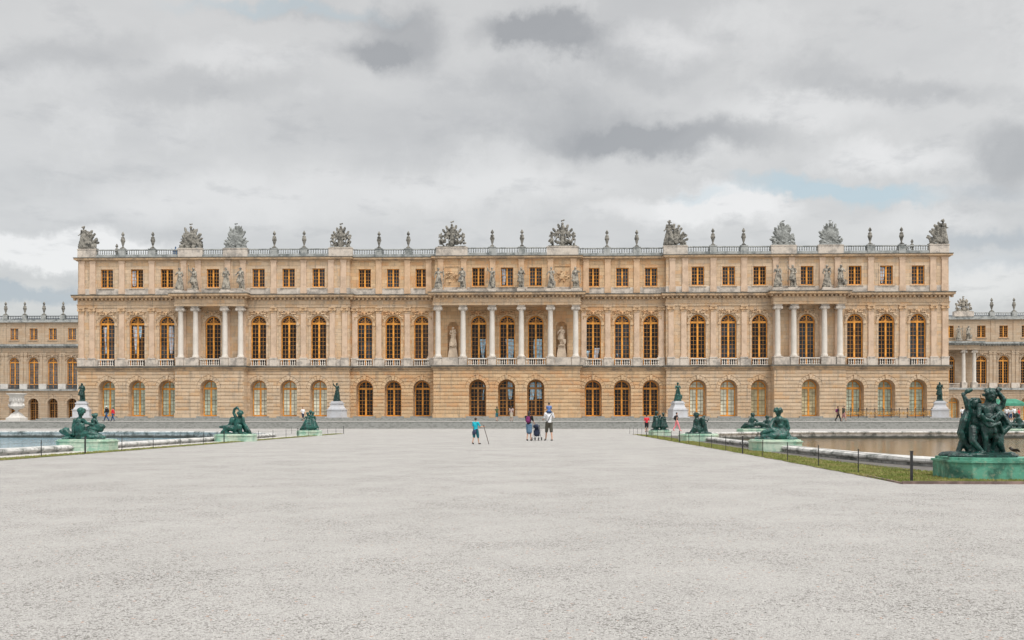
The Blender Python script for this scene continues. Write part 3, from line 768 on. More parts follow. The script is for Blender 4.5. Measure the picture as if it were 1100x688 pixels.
def person(loc, rz, h, label, top, bottom, hair=HAIRD, skin=SKIN, shoes=None, sleeve=.9, leg=.85, skirt=False, group=None, long_hair=False, hat=None, female=False, detail=.016, bag=None, **pose):
    j, s = joints(h, **pose)
    root = empty('person', loc, label, 'person', group, rz)
    mb = MB(); body_caps(mb, j, s, .88 if female else .95)
    hd = j['head']; mb.ell(hd + Vector((0,-.098*s,-.01*s)), (.016*s,.022*s,.028*s), 6)
    for q in (-1, 1): mb.ell(hd + Vector((q*.08*s,.005*s,-.005*s)), (.012*s,.02*s,.032*s), 6)
    me = fused(mb, 'body', detail*s, smooth_it=1)
    fb = MB(); hand(fb, j, s, 'R'); hand(fb, j, s, 'L')
    for q in (-1, 1): fb.ell(hd + Vector((q*.032*s,-.083*s,.012*s)), (.012*s,.008*s,.007*s), 6)
    fb.box(hd.x-.022*s, hd.x+.022*s, hd.y-.094*s, hd.y-.08*s, hd.z-.055*s, hd.z-.047*s)
    # hands and face details are merged into the body mesh
    vs = [v.co.copy() for v in me.vertices]; fs = [tuple(p.vertices) for p in me.polygons]
    bm = MB(); bm.add(vs, fs); bm.add(fb.v, fb.f); bpy.data.meshes.remove(me)
    bm.build('body', skin, root, True)
    f = s*(.92 if female else 1.0)
    # shirt
    mb = MB(); mb.cap(j['neck']-Vector((0,0,.05*s)), .085*f, j['chest'], .15*f); mb.cap(j['chest'], .15*f, j['waist'], .135*f); mb.cap(j['waist'], .135*f, j['pelvis'], .145*f)
    for S in 'RL':
        mb.cap(j['sh'+S], .075*f, j['chest'], .12*f)
        if sleeve > 0:
            e = j['sh'+S].lerp(j['el'+S], min(1, sleeve)); mb.cap(j['sh'+S], .075*f, e, .062*f)
            if sleeve > 1: mb.cap(j['el'+S], .06*f, j['el'+S].lerp(j['ha'+S], sleeve-1), .045*f)
    put('shirt', fused(mb, 'shirt', .018*s, .008*s, 6, 1), top, root)
    mb = MB()
    if skirt:
        mb.cap(j['pelvis'], .14*f, (j['knR']+j['knL'])/2 + Vector((0,0,.06*s)), .19*f, 12)
    for S in 'RL':
        k = j['hi'+S].lerp(j['kn'+S], min(1, leg)); mb.cap(j['pelvis'], .145*f, j['hi'+S], .115*f); mb.cap(j['hi'+S], .112*f, k, .088*f)
        if leg > 1: mb.cap(j['kn'+S], .082*f, j['kn'+S].lerp(j['an'+S], leg-1), .062*f)
    put('skirt' if skirt else ('trousers' if leg > 1.5 else 'shorts'), fused(mb, 'trousers', .018*s, .008*s, 6, 1), bottom, root)
    if hair:
        mb = MB(); mb.ell(hd + Vector((0,.022*s,.028*s)), (.088*s,.095*s,.105*s), 10)
        if long_hair: mb.cap(hd + Vector((0,.06*s,0)), .08*s, hd + Vector((0,.09*s,-.24*s)), .06*s)
        put('hair', fused(mb, 'hair', .016*s, .006*s, 14, 1), hair, root)
    if hat:
        mb = MB(); mb.ell(hd + Vector((0,.0,.05*s)), (.10*s,.11*s,.085*s), 10); mb.ell(hd + Vector((0,-.09*s,.05*s)), (.07*s,.08*s,.015*s), 8); put('hat', fused(mb, 'hat', .014*s, smooth_it=1), hat, root)
    mb = MB()
    for S in 'RL': mb.cap(j['an'+S]-Vector((0,0,.035*s)), .046*s, j['to'+S], .042*s)
    put('shoes', fused(mb, 'shoes', .014*s, smooth_it=1), shoes or cloth('shoe_dark', (.03,.028,.026)), root)
    if bag:
        mb = MB(); c = j['chest'] + Vector((0,.17*s,-.03*s)); mb.ell(c, (.15*s,.10*s,.21*s), 12); mb.ell(c+Vector((0,.07*s,-.07*s)), (.10*s,.06*s,.10*s), 10)
        for q in (-1, 1):
            pts = [c+Vector((q*.09*s,-.02*s,.15*s)), j['neck']+Vector((q*.11*s,-.02*s,.0)), j['chest']+Vector((q*.12*s,-.15*s,0)), c+Vector((q*.11*s,-.06*s,-.14*s))]
            for a, b in zip(pts, pts[1:]): mb.cap(a, .016*s, b, .016*s, 6)
        put('backpack', fused(mb, 'backpack', .018*s, smooth_it=1), bag, root)
    return root, j, s
def walk(st=.22, side=1, arm=.12):
    return dict(knR=(-.10,-st*.5*side-.02,.50), anR=(-.10,-st*side,.08), toR=(-.11,-st*side-.16,.04),
                knL=(.10,st*.35*side-.03,.50), anL=(.10,st*side,.12), toL=(.11,st*side-.14,.035),
                elR=(-.25,arm*side*.6,1.15), haR=(-.26,arm*side,.90), elL=(.25,-arm*side*.6,1.15), haL=(.26,-arm*side,.90))

def folds(mb, top, bot, r0, r1, n, rr, depth=.22, a0=0, a1=2*pi):
    top, bot = Vector(top), Vector(bot)
    for k in range(n):
        a = a0 + (a1-a0)*k/n; w = 1 + depth*rr.uniform(-1, 1)
        p = top + Vector((cos(a)*r0, sin(a)*r0*.8, 0)); q = bot + Vector((cos(a)*r1*w, sin(a)*r1*.85*w, 0))
        mb.cap(p, r0*.42, q, r1*.30, 6)
    mb.cap(top, r0*1.0, bot, r1*.92, 12)

def curly(mb, c, r, rr, n=26):
    for k in range(n):
        a = rr.uniform(0, 2*pi); t = rr.uniform(-.15, 1.0); q = sqrt(max(0, 1-t*t))
        mb.ell(Vector(c) + Vector((q*cos(a)*r, q*sin(a)*r, t*r)), (r*.30,)*3, 6)
def standing_statue(name, loc, rz, h, mat, label, cat, group, variant, plinth=True, voxel=.045):
    rr = random.Random(variant*13+1)
    sway = .05*(-1)**variant
    arms = [dict(elR=(-.30,-.08,1.18), haR=(-.12,-.26,1.25), elL=(.28,.02,1.15), haL=(.24,-.15,.95)),
            dict(elR=(-.34,-.02,1.52), haR=(-.38,-.12,1.78), elL=(.27,-.05,1.14), haL=(.06,-.22,1.08)),
            dict(elR=(-.28,.05,1.15), haR=(-.18,-.12,.98), elL=(.30,-.10,1.16), haL=(.18,-.25,1.38)),
            dict(elR=(-.31,-.1,1.22), haR=(-.36,-.22,1.02), elL=(.29,-.12,1.2), haL=(.02,-.24,1.2)),
            dict(elR=(-.27,.02,1.14), haR=(-.32,-.1,.88), elL=(.34,0,1.3), haL=(.42,-.12,1.5))][variant % 5]
    j, s = joints(h, pelvis=(sway,0,.95), waist=(sway*.6,0,1.08), knL=(.12,-.10,.52), **arms)
    mb = MB(); body_caps(mb, j, s, 1.12, 1.05)
    curly(mb, j['head']+Vector((0,.01*s,.03*s)), .10*s, rr, 14)
    if variant % 2 == 0:     # long robe
        folds(mb, j['waist'], (sway*s*.3, 0, .03*s), .13*s, .27*s, 13, rr)
        mb.cap(j['shL'], .07*s, j['pelvis']+Vector((-.12*s,-.08*s,0)), .08*s)
        mb.cap(j['haL'], .05*s, j['haL']+Vector((.04,0,-.45))*s, .07*s)
    else:                    # tunic with a cloak hanging behind
        folds(mb, j['waist'], (sway*s, 0, .62*s), .13*s, .22*s, 11, rr)
        folds(mb, j['neck']+Vector((0,.10*s,0)), (.05*s,.16*s,.08*s), .14*s, .20*s, 9, rr)
        mb.cap(j['shR'], .07*s, j['waist']+Vector((.1*s,-.1*s,0)), .05*s)
        mb.cap((.16*s,.12*s,0.02), .09*s, (.14*s,.1*s,.45*s), .08*s)
    if variant % 5 in (1, 4):
        S = 'R' if variant % 5 == 1 else 'L'; p = j['ha'+S]; mb.cap((p.x, p.y, p.z+.25*s), .025*s, (p.x, p.y, .35*s), .03*s)
    if variant % 5 == 2: mb.ell(j['haL']+Vector((0,0,.05*s)), (.10*s,)*3, 8)
    if variant % 5 == 3: mb.ell((.28*s,-.12*s,.35*s), (.16*s,.07*s,.26*s), 10)
    mb.box(-.30*s, .30*s, -.24*s, .26*s, -.04*s, .06*s)
    root = empty(name, loc, label, cat, group, rz)
    put('figure', fused(mb, 'figure', voxel, .034*s, 6/s, 1), mat, root, (0, 0, .04*s))
    if plinth:
        mb = MB(); mb.box(-.36*s, .36*s, -.30*s, .30*s, -.18, .0); mb.build('plinth', WHITE, root)
    return root

def ordinal(n): return ['first','second','third','fourth','fifth','sixth','seventh','eighth','ninth','tenth','eleventh','twelfth','thirteenth','fourteenth'][n]
# statues on the porticoes, at attic level
ZST = 19.22
sx = [-46.8,-44.8,-40.1,-38.0, -9.7,-6.3,-2.07,2.07,6.3,9.7, 38.0,40.1,44.8,46.8]
wherel = ['left portico ledge, leftmost of its four figures','left portico ledge, just left of the attic window','left portico ledge, just right of the attic window','left portico ledge, rightmost of its four figures',
          'central portico ledge at its left end','central portico ledge right of the left relief panel','central portico ledge between left and middle attic windows','central portico ledge between middle and right attic windows','central portico ledge left of the right relief panel','central portico ledge at its right end',
          'right portico ledge, leftmost of its four figures','right portico ledge, just left of the attic window','right portico ledge, just right of the attic window','right portico ledge, rightmost of its four figures']
for i, x in enumerate(sx):
    standing_statue('stone_statue', (PX+x, PY+FC+.35, ZST+.30), R.uniform(-.3,.3), 3.1 if abs(x) > 30 else 2.95, SCULPTW, 'draped stone statue on the ' + wherel[i], 'statue', 'statues standing above the porticoes', i)
# long low blocks under the pairs
for x0, x1, nm in ((-47.7,-44.0,'a'),(-40.9,-37.1,'b'),(-10.6,-5.4,'c'),(5.4,10.6,'d'),(37.1,40.9,'e'),(44.0,47.7,'f')):
    mb = MB(); mb.box(x0, x1, FC-.25, FC+1.2, 19.02, 19.34); mb.build('statue_base_block', WHITE, palace)
for x in (-2.03, 2.03):
    mb = MB(); mb.box(x-.55, x+.55, FC-.25, FC+1.0, 19.02, 19.34); mb.build('statue_base_block', WHITE, palace)
standing_statue('niche_statue', (PX-7.8, PY-.28, 11.55), .1, 2.7, NICHEST, 'pale pinkish marble statue in the left niche of the central portico', 'statue', 'niche statues', 2, False, .04)
standing_statue('niche_statue', (PX+7.8, PY-.28, 11.55), -.1, 2.7, NICHEST, 'pale pinkish marble statue in the right niche of the central portico', 'statue', 'niche statues', 3, False, .04)

# roof vases
VP = [(.26,0),(.26,.10),(.13,.18),(.12,.30),(.20,.48),(.33,.95),(.36,1.20),(.30,1.28),(.27,1.34),(.33,1.42),(.24,1.50),(.12,1.60),(.10,1.66),(.22,1.80),(.24,1.95),(.14,2.12),(.02,2.28)]
mb = MB(); mb.lathe(VP, 0, 0, 0, 14)
for k in range(10): a = k*pi/5; mb.ell((.33*cos(a), .33*sin(a), 1.02), (.07,.07,.15), 6)
for k in range(8): a = k*pi/4; mb.ell((.2*cos(a), .2*sin(a), 1.86), (.08,.08,.13), 6)
VASE_B = mb.mesh('vase_body', True)
mb = MB(); mb.box(-.34,.34,-.34,.34,0,.16); VASE_P = mb.mesh('vase_foot')
def vase(loc, label, group, sc_=1.0, mat=SCULPT):
    r = empty('roof_vase', loc, label, 'vase', group); r.scale = (sc_*.80, sc_*.80, sc_)
    a = put('vase_body', VASE_B, mat, r, (0, 0, .15)); put('vase_foot', VASE_P, mat, r)
    return r
vx = [-55.8,-51.4,-33.63,-29.3,-18.58,-14.32,-2.13,2.13,14.32,18.58,29.3,33.63,51.4,55.8]
for i, x in enumerate(vx):
    vase((PX+x, PY+roof_y(x)+.1, 25.74), 'stone flame vase on the palace roof balustrade, %s from the left of the fourteen' % ordinal(i), 'flame vases on the palace roof', 1.05)
for x, l in ((-57.9, 'small dark finial on the roof balustrade beside the left corner trophy'), (58.3, 'small dark finial on the roof balustrade beside the right corner trophy')):
    r = vase((PX+x, PY+2.2, 24.75), l, None, .95, SCULPT); r.name = 'roof_finial'; r['category'] = 'finial'
lv2 = sorted(lv)
def tocam(p): 
    d = p[0]*-sin(YAW) + p[1]*cos(YAW); return 550 + FPX*(p[0]*cos(YAW) + p[1]*sin(YAW))/d
k = 0
for p in lv2:
    if -8 < tocam(p) < 79:
        vase(p, 'stone vase on the left wing roof, %s from the left edge of the photo' % ordinal(k), 'vases on the left wing roof', 1.25); k += 1
k = 0
for p in sorted(rv):
    if 1020 < tocam(p) < 1108:
        vase(p, 'stone vase on the right wing roof, %s to the right of its trophy' % ordinal(k), 'vases on the right wing roof', 1.25); k += 1

# roof trophies: arms, flags, shields and seated figures carved in one block
def trophy(loc, label, w, h, style, seed, mat=SCULPT):
    rr = random.Random(seed); mb = MB(); H = h
    mb.box(-w*.48, w*.48, -.45, .45, -.08, .14)
    for k in range(22):
        mb.ell((rr.uniform(-.45,.45)*w, rr.uniform(-.35,.3), rr.uniform(.15,.45)*H*.5), (rr.uniform(.15,.4), rr.uniform(.12,.3), rr.uniform(.12,.34)), 7, Matrix.Rotation(rr.uniform(-1,1), 3, 'Y'))
    if style == 'group':      # standing trophy of armour between seated captives
        mb.cap((0,0,.3), .42, (0,0,H*.55), .34); mb.cap((0,0,H*.55), .36, (0,0,H*.74), .30); mb.cap((-.42,0,H*.68), .15, (.42,0,H*.68), .15)
        mb.ell((0,-.05,H*.84), (.20,.22,.24), 8); mb.cap((-.14,0,H*.95), .11, (.22,.05,H*.98), .12); mb.ell((0,-.4,.55), (.42,.12,.42), 12)
        for s in (-1, 1):
            jj, q = joints(H*.62, head=(0,-.05,1.35), neck=(0,0,1.18), chest=(0,0,1.0), waist=(0,.02,.85), pelvis=(0,.05,.68), shR=(-.18,0,1.14), shL=(.18,0,1.14), elR=(-.26,-.1,.95), haR=(-.15,-.3,.85), elL=(.3,.05,1.0), haL=(.33,.0,.75),
                           hiR=(-.1,0,.66), knR=(-.2,-.38,.6), anR=(-.15,-.4,.2), toR=(-.15,-.5,.12), hiL=(.1,0,.66), knL=(.15,-.35,.45), anL=(.2,-.2,.15), toL=(.2,-.4,.1))
            m2 = MB(); body_caps(m2, jj, q, 1.2, 1.1); curly(m2, jj['head'], .1*q, rr, 10)
            for lift, xo, flip in ((.5, .56, 1), (0.12, 1.25, -1)):
                off = Vector((s*xo*w/3.4, -.05, lift)); mb.add([Vector((v[0]*s*flip, v[1], v[2])) + off for v in map(Vector, m2.v)], [f[::-1] if s*flip < 0 else f for f in m2.f])
            for a, l in ((22, .92), (40, .86), (60, .78)):
                a = radians(a + rr.uniform(-5,5)); p = Vector((s*.25*sin(a), .12, H*.3)); e = p + Vector((s*sin(a)*w*.40, .05, cos(a)*H*l*.62)); mb.cap(p, .10, e, .06, 6)
                mb.ell(e - Vector((s*.10, 0, .30)), (.22, .12, .42), 8, Matrix.Rotation(s*a*.8, 3, 'Y')); mb.ell(p + (e-p)*.5, (.26,.2,.4), 8, Matrix.Rotation(s*a*.8, 3, 'Y'))
    elif style == 'fan':      # shells, standards and wings spread like a fan round a helmet
        mb.ell((0,-.05,H*.36), (w*.30,.34,H*.30), 14); mb.ell((0,-.25,H*.42), (w*.17,.2,H*.2), 12)
        mb.cap((0,0,H*.5), .22, (0,0,H*.78), .17); mb.ell((0,-.04,H*.86), (.22,.22,.25), 8); mb.cap((-.16,0,H*.98), .10, (.18,.02,H*1.0), .10)
        for k in range(17):
            a = radians(-80 + 160*k/16 + rr.uniform(-4,4)); l = H*(.50 + .28*rr.random())
            if abs(a) < .15: continue
            e = Vector((sin(a)*w*.44*(.75+.35*rr.random()), rr.uniform(-.1,.25), H*.18 + cos(a)*l)); mb.cap((sin(a)*.3, 0, H*.2), .30, e, .15 + .10*rr.random(), 7)
            tip = e + Vector((sin(a), 0, cos(a)))*rr.uniform(.1,.35); mb.cap(e, .12, tip, .05, 6)
        for s in (-1, 1): mb.ell((s*w*.36, -.2, .32), (.36,.2,.3), 10); mb.cap((s*.3, -.3, .25), .16, (s*w*.42, -.15, .55), .10)
    else:                     # corner: figure rising at one side with banners sloping away
        s = 1 if style == 'cornerR' else -1
        jj, q = joints(H*.92, haR=(-.40,-.1,1.0), haL=(.36,-.1,1.12)); m2 = MB(); body_caps(m2, jj, q, 1.25, 1.1); folds(m2, jj['waist'], (0,0,.1), .16*q, .32*q, 11, rr)
        curly(m2, jj['head'], .13*q, rr, 16); mb.add([Vector(v)+Vector((s*w*.25, 0, .15)) for v in m2.v], m2.f)
        for k in range(8):
            a = radians(12 + 62*k/7); e = Vector((s*w*.2 - s*sin(a)*w*.72, rr.uniform(-.2,.2), .2 + cos(a)*H*.75*(.8+.3*rr.random()))); mb.cap((s*w*.05, 0, .35), .24, e, .14, 6)
            mb.ell(e, (.22,.16,.26), 6, Matrix.Rotation(-s*a, 3, 'Y'))
        mb.ell((-s*.2, -.3, .75), (.5,.2,.55), 12); mb.ell((-s*w*.36, -.1, .45), (.3,.2,.4), 8)
        jj, q = joints(H*.5); m2 = MB(); body_caps(m2, jj, q, 1.2, 1.2); mb.add([Vector(v)+Vector((-s*w*.12, -.1, .5)) for v in m2.v], m2.f)
    mb.v = [(v[0]*.93, v[1]*.93, v[2]*.97) for v in mb.v]
    r = put('roof_trophy', fused(mb, 'roof_trophy', .05, .05, 5.0, 1), mat, None, loc)
    return tag(r, label, 'sculpture', 'sculpted trophies on the palace roof')
SCG = weathered('stone_sculpture_grey', (.27,.28,.27), (.08,.085,.08), (.42,.43,.41), 1.0, .7, bs=.8)
for x, st, w, h, sd, mt, lb in (
    (-60.9,'cornerL',3.0,3.6,1,SCULPT,'stone corner trophy with banners and figure on the left end of the palace roof'),
    (-45.81,'fan',3.9,3.7,2,SCULPT,'dark weathered stone trophy with spread flags above the left portico, its left side'),
    (-39.22,'fan',3.6,3.7,3,SCG,'pale bluish grey fan shaped trophy above the left portico, its right side'),
    (-23.97,'group',3.4,3.7,4,SCULPT,'pointed stone trophy of clustered figures between left portico and centre of the roof'),
    (-7.92,'group',4.5,3.9,5,SCULPT,'large stone group with seated captives above the left end of the central portico'),
    (7.92,'group',4.5,4.0,6,SCULPT,'large stone group with flags above the right end of the central portico'),
    (23.97,'cornerL',3.6,3.9,7,SCULPT,'stone trophy of figures sloping down to the right, between centre and right portico'),
    (39.22,'fan',3.7,3.6,8,SCG,'grey fan shaped trophy above the right portico, its left side'),
    (45.81,'fan',3.6,3.6,9,SCG,'grey fan shaped trophy with raised wing above the right portico, its right side'),
    (60.9,'cornerR',3.0,3.8,10,SCULPT,'stone corner trophy rising to the right at the right end of the palace roof')):
    trophy((PX+x, PY+roof_y(x)+.12, 25.76), lb, w, h, st, sd, mt)
BLUEM = weathered('blue_lead', (.07,.13,.24), (.02,.03,.05), (.12,.20,.33), 3, .8)
mb = MB(); mb.ell((0,0,.45), (.5,.4,.5), 9); mb.ell((0,0,1.05), (.28,.24,.35), 8); mb.ell((.05,0,1.55), (.12,.12,.2), 7); mb.cap((-.3,0,.9), .1, (-.52,0,1.35), .06); mb.cap((.3,0,.8), .1, (.5,0,1.1), .06)
tag(put('roof_sculpture', fused(mb, 'roof_sculpture', .05, .03, 5, 1), BLUEM, None, (PX-48.9, PY+1.6, 24.75)), 'small blue sculpture behind the roof balustrade beside the left portico trophies', 'sculpture')
mb = MB(); mb.ell((0,0,.4), (.6,.3,.4), 8); mb.cap((-.3,0,.5), .12, (.1,0,1.0), .08); mb.cap((.9,0,.1), .12, (1.1,0,.9), .08)
tag(put('roof_sculpture', fused(mb, 'roof_sculpture', .05, .03, 5, 1), SCULPT, None, (PX+56.4, PY+1.8, 24.9)), 'small grey stone fragment behind the roof balustrade near the right corner', 'sculpture')
wt = trophy((ray_x(1035.5, 203), 203.4, (25.95-1.28)*.958+.6), 'stone trophy on the roof of the right wing above its portico', 4.0, 3.4, 'group', 21, SCULPTW); wt['group'] = 'sculptures on the right wing'
for px, l, vv in ((1032, 'weathered stone statue above the right wing portico, the left one', 4), (1042.5, 'weathered stone statue above the right wing portico, the right one', 3)):
    standing_statue('stone_statue', (ray_x(px, 201), 201.9, 18.05), 0, 2.9, SCULPTW, l, 'statue', 'sculptures on the right wing', vv)

# ------------------------------------------------------------------ ground, steps, pools
def off_path(pts, d):
    out = []
    for i, p in enumerate(pts):
        a = Vector(pts[max(0, i-1)]); b = Vector(pts[min(len(pts)-1, i+1)]); t = (b-a).normalized(); out.append((p[0] - t.y*d, p[1] + t.x*d))
    return out
def chaikin(pts, n=2):
    for _ in range(n):
        o = [pts[0]]
        for a, b in zip(pts, pts[1:]): o += [(a[0]*.75+b[0]*.25, a[1]*.75+b[1]*.25), (a[0]*.25+b[0]*.75, a[1]*.25+b[1]*.75)]
        pts = o + [pts[-1]]
    return pts
edge = chaikin([(60,18.9),(14,18.9),(11.2,19.8),(9.7,21.6),(8.95,25),(8.65,29),(8.6,34),(8.6,52),(8.8,58),(9.8,61.5),(12,63.6),(14.5,66.4),(18,69.2),(23,70),(60,70)])
AX = -4.05
def mir(p): return (2*AX-p[0], p[1])
poolR = edge; poolL = [mir(p) for p in edge]
outer = [(-500,-40),(500,-40),(500,106.3),(-500,106.3)]
polys = [outer, poolR[::-1], poolL]
vl = [[Vector((x, y, 0)) for x, y in p] for p in polys]
tri = tessellate_polygon(vl); flat = [v for p in vl for v in p]
mb = MB(); mb.add(flat, [tuple(t) for t in tri]); g = mb.build('gravel_ground', GRAVEL); tag(g, kind='structure')
# make the normals face up
me = g.data
for p in me.polygons:
    if p.normal.z < 0: p.flip()
me.update()
for pl, nm in ((poolR, 'water'), (poolL, 'water')):
    mb = MB(); vs = [(x, y, -.30) for x, y in pl]; tr = tessellate_polygon([[Vector(v) for v in vs]]); mb.add(vs, [tuple(t) for t in tr]); w = mb.build(nm, WATER if pl is poolR else WATERL); tag(w, kind='structure')
    for p in w.data.polygons:
        if p.normal.z < 0: p.flip()
# kerbs of the pools
for pl, lb, sg in ((poolR, 'pale marble kerb round the right hand pool', 1), (poolL, 'pale marble kerb round the left hand pool', -1)):
    mb = MB(); prof = [(-.18,-.03),(-.19,.06),(-.27,.09),(-.29,.13),(-.27,.185),(-.20,.215),(.17,.22),(.25,.20),(.28,.15),(.26,.07),(.20,.04),(.20,-.6)]
    lines = [off_path(pl, -q*sg) for q, z in prof]; n = len(pl); vs = []; fs = []
    for i in range(n):
        for k, (q, z) in enumerate(prof): vs.append((*lines[k][i], z))
    m = len(prof)
    for i in range(n-1):
        for k in range(m-1): a = i*m+k; fs.append((a, a+1, a+m+1, a+m) if sg < 0 else (a, a+m, a+m+1, a+1))
    mb.add(vs, fs); o = mb.build('pool_kerb', KERB); tag(o, lb, 'kerb', 'pool kerbs')
# steps and terrace
for i in range(5):
    mb = MB(); mb.box(-500, 500, 106.3+.55*i, 106.3+.55*(i+1)+ (0 if i < 4 else .3), -.3, .166*(i+1)-(.04 if i == 4 else 0)); tag(mb.build('terrace_steps', STEPM), kind='structure')
mb = MB(); mb.box(-500, 500, 108.46, 109.0, .791, .83); tag(mb.build('step_edge', EDGE), kind='structure')
mb = MB(); mb.box(-500, 500, 109.0, 420, .0, .826); tag(mb.build('terrace', TERR), kind='structure')
for i in range(3):
    mb = MB(); mb.box(PX-E0-2.6+.5*i, PX+E0+2.6-.5*i, 124.8+.55*i, 170, .83+.15*i if i else .7, .83+.15*(i+1)); tag(mb.build('palace_steps', STEPM), kind='structure')
mb = MB()
for x in WIN:
    s = [q for q in gsegs if in_seg(x, q)][0]; mb.box(PX+x-1.6, PX+x+1.6, PY+s[2]-.6, PY+s[2]+1.0, 1.281, 1.49)
mb.v = [(a-PX, b-PY, c) for a, b, c in mb.v]
mb.build('door_step', STEPM, palace)

# verges of grass beside the gravel
def sheet(poly, z, mat, name, **k):
    mb = MB(); vs = [(x, y, z) for x, y in poly]; tr = tessellate_polygon([[Vector(v) for v in vs]]); mb.add(vs, [tuple(t) for t in tr]); o = mb.build(name, mat)
    for p in o.data.polygons:
        if p.normal.z < 0: p.flip()
    return tag(o, **k)
gr_in = off_path(edge, .85)   # towards the path side
gr_in = [p for p in gr_in if True]
def band(inner_off, outer_x, left=False):
    e = [p for p in edge if 19.4 < p[1] < 64]
    a = [(p[0]-inner_off, p[1]) for p in e]
    return a
eR = [p for p in edge if 20.5 < p[1] < 62.5]
soilR = [(p[0]-.22, p[1]) for p in eR] + [(eR[-1][0]-.25, 63.5), (7.6, 63.5), (7.6, 50), (7.55, 34), (7.7,25), (8.2,20.5), (9.2,19)]
sheet(soilR, .004, SOIL, 'soil', kind='structure')
soilR2 = [(9.2,19.0),(30,18.7),(30,17.7),(9.2,17.7)]; sheet(soilR2, .004, SOIL, 'soil', kind='structure')
grR = [(6.36,16.66),(30,16.6),(30,17.8),(9.2,17.9),(8.3,20.5),(7.8,25),(7.65,34),(7.65,50),(7.7,66),(7.2,69.6),(6.75,70),(6.6,45),(6.62,30),(6.55,25),(6.42,18.8)]
def worn(poly, test):
    rw = random.Random(9); o = []
    for a, b in zip(poly, poly[1:] + poly[:1]):
        o.append(a)
        if test(a) and test(b):
            n = int(math.hypot(b[0]-a[0], b[1]-a[1])/.35)
            for k in range(1, n):
                t = k/n; y = a[1]+(b[1]-a[1])*t; o.append((a[0]+(b[0]-a[0])*t + .07*noise.noise(Vector((y*1.3, 2, 0))) + rw.uniform(-.025,.025), y))
    return o
grR = worn(grR, lambda p: p[0] < 6.8 and p[1] > 18.7)
sheet(grR, .008, GRASSG, 'grass_verge', kind='structure')
grL = [(-14.8,17),(-14.75,30),(-14.8,50),(-14.95,70.6),(-15.6,70.6),(-15.45,50),(-15.4,33),(-15.6,25),(-15.9,17)]
grL = worn(grL, lambda p: p[0] > -15.0)
sheet(grL, .008, GRASSG, 'grass_verge', kind='structure')
soilL = [(-15.6,17),(-15.4,33),(-15.45,50),(-15.6,70.6),(-16.6,66),(-16.45,50),(-16.45,33),(-17.2,24),(-19,20),(-19,17)]
PALEG = weathered('pale_stone_margin', (.50,.48,.45), (.34,.32,.29), (.56,.54,.51), 1.5, .6)
sheet(soilL, .004, PALEG, 'stone_margin', kind='structure')
def inside(p, poly):
    x, y = p; c = False; j = len(poly)-1
    for i in range(len(poly)):
        if (poly[i][1] > y) != (poly[j][1] > y) and x < (poly[j][0]-poly[i][0])*(y-poly[i][1])/(poly[j][1]-poly[i][1])+poly[i][0]: c = not c
        j = i
    return c
mb = MB(); rg = random.Random(3)
def tufts(poly, n, ymax, xr):
    cnt = 0; y0 = min(p[1] for p in poly)
    while cnt < n:
        y = y0 + (ymax-y0)*rg.random()**1.7; x = rg.uniform(*xr)
        if not inside((x, y), poly): continue
        cnt += 1
        h = rg.uniform(.02,.06); a = rg.uniform(0, pi); w = .006 + .0003*y; dx, dy = cos(a)*w, sin(a)*w; lx, ly = rg.uniform(-.02,.02), rg.uniform(-.02,.02)
        o = len(mb.v); mb.v += [(x-dx,y-dy,.005),(x+dx,y+dy,.005),(x+lx,y+ly,h)]; mb.f.append((o,o+1,o+2))
tufts(grR, 60000, 66, (6.3, 16)); tufts(grL, 16000, 70, (-16,-14.7))
tag(mb.build('grass', GRASS), 'thin patchy green grass growing on the verges beside the pools', 'grass', kind='stuff')
# loose pebbles near the viewer
mb = MB()
for i in range(60000):
    y = 4.2 + 16*rg.random()**1.8; x = rg.uniform(-.62, .58)*y
    if x > 6.2 and y > 16.4: continue
    d = noise.noise(Vector((x*.8, y*.8, 3))) + .5*noise.noise(Vector((x*3, y*3, 7)))
    if d < rg.uniform(-.3, .6): continue
    r = rg.uniform(.002,.0055)*(1 if rg.random() < .96 else 1.8); a = rg.uniform(0, 3); c, s = cos(a)*r, sin(a)*r; o = len(mb.v); q = rg.uniform(.6,1.2)
    mb.v += [(x+c,y+s,.001),(x-s*q,y+c*q,.001),(x-c,y-s,.001),(x+s*q,y-c*q,.001),(x+c*.2,y,r*.9)]
    mb.f += [(o,o+1,o+4),(o+1,o+2,o+4),(o+2,o+3,o+4),(o+3,o,o+4)]
tag(mb.build('loose_pebbles', PEB), 'loose grey grit lying on the gravel in the foreground', 'gravel', kind='stuff')
# edging board
mb = MB(); pts = [(6.50,18.9),(6.36,16.60),(30,16.5)]
for a, b in zip(pts, pts[1:]):
    d = Vector((b[0]-a[0], b[1]-a[1])).normalized(); nx, ny = -d.y*.02, d.x*.02
    mb.slab([(a[0]+nx,a[1]+ny),(a[0]-nx,a[1]-ny),(b[0]-nx,b[1]-ny),(b[0]+nx,b[1]+ny)][::-1], -.02, .05 if b[0] > 20 else .03)
tag(mb.build('edging_board', BOARD), 'low rusty edging board bordering the grass around the nearest bronze group', 'edging')
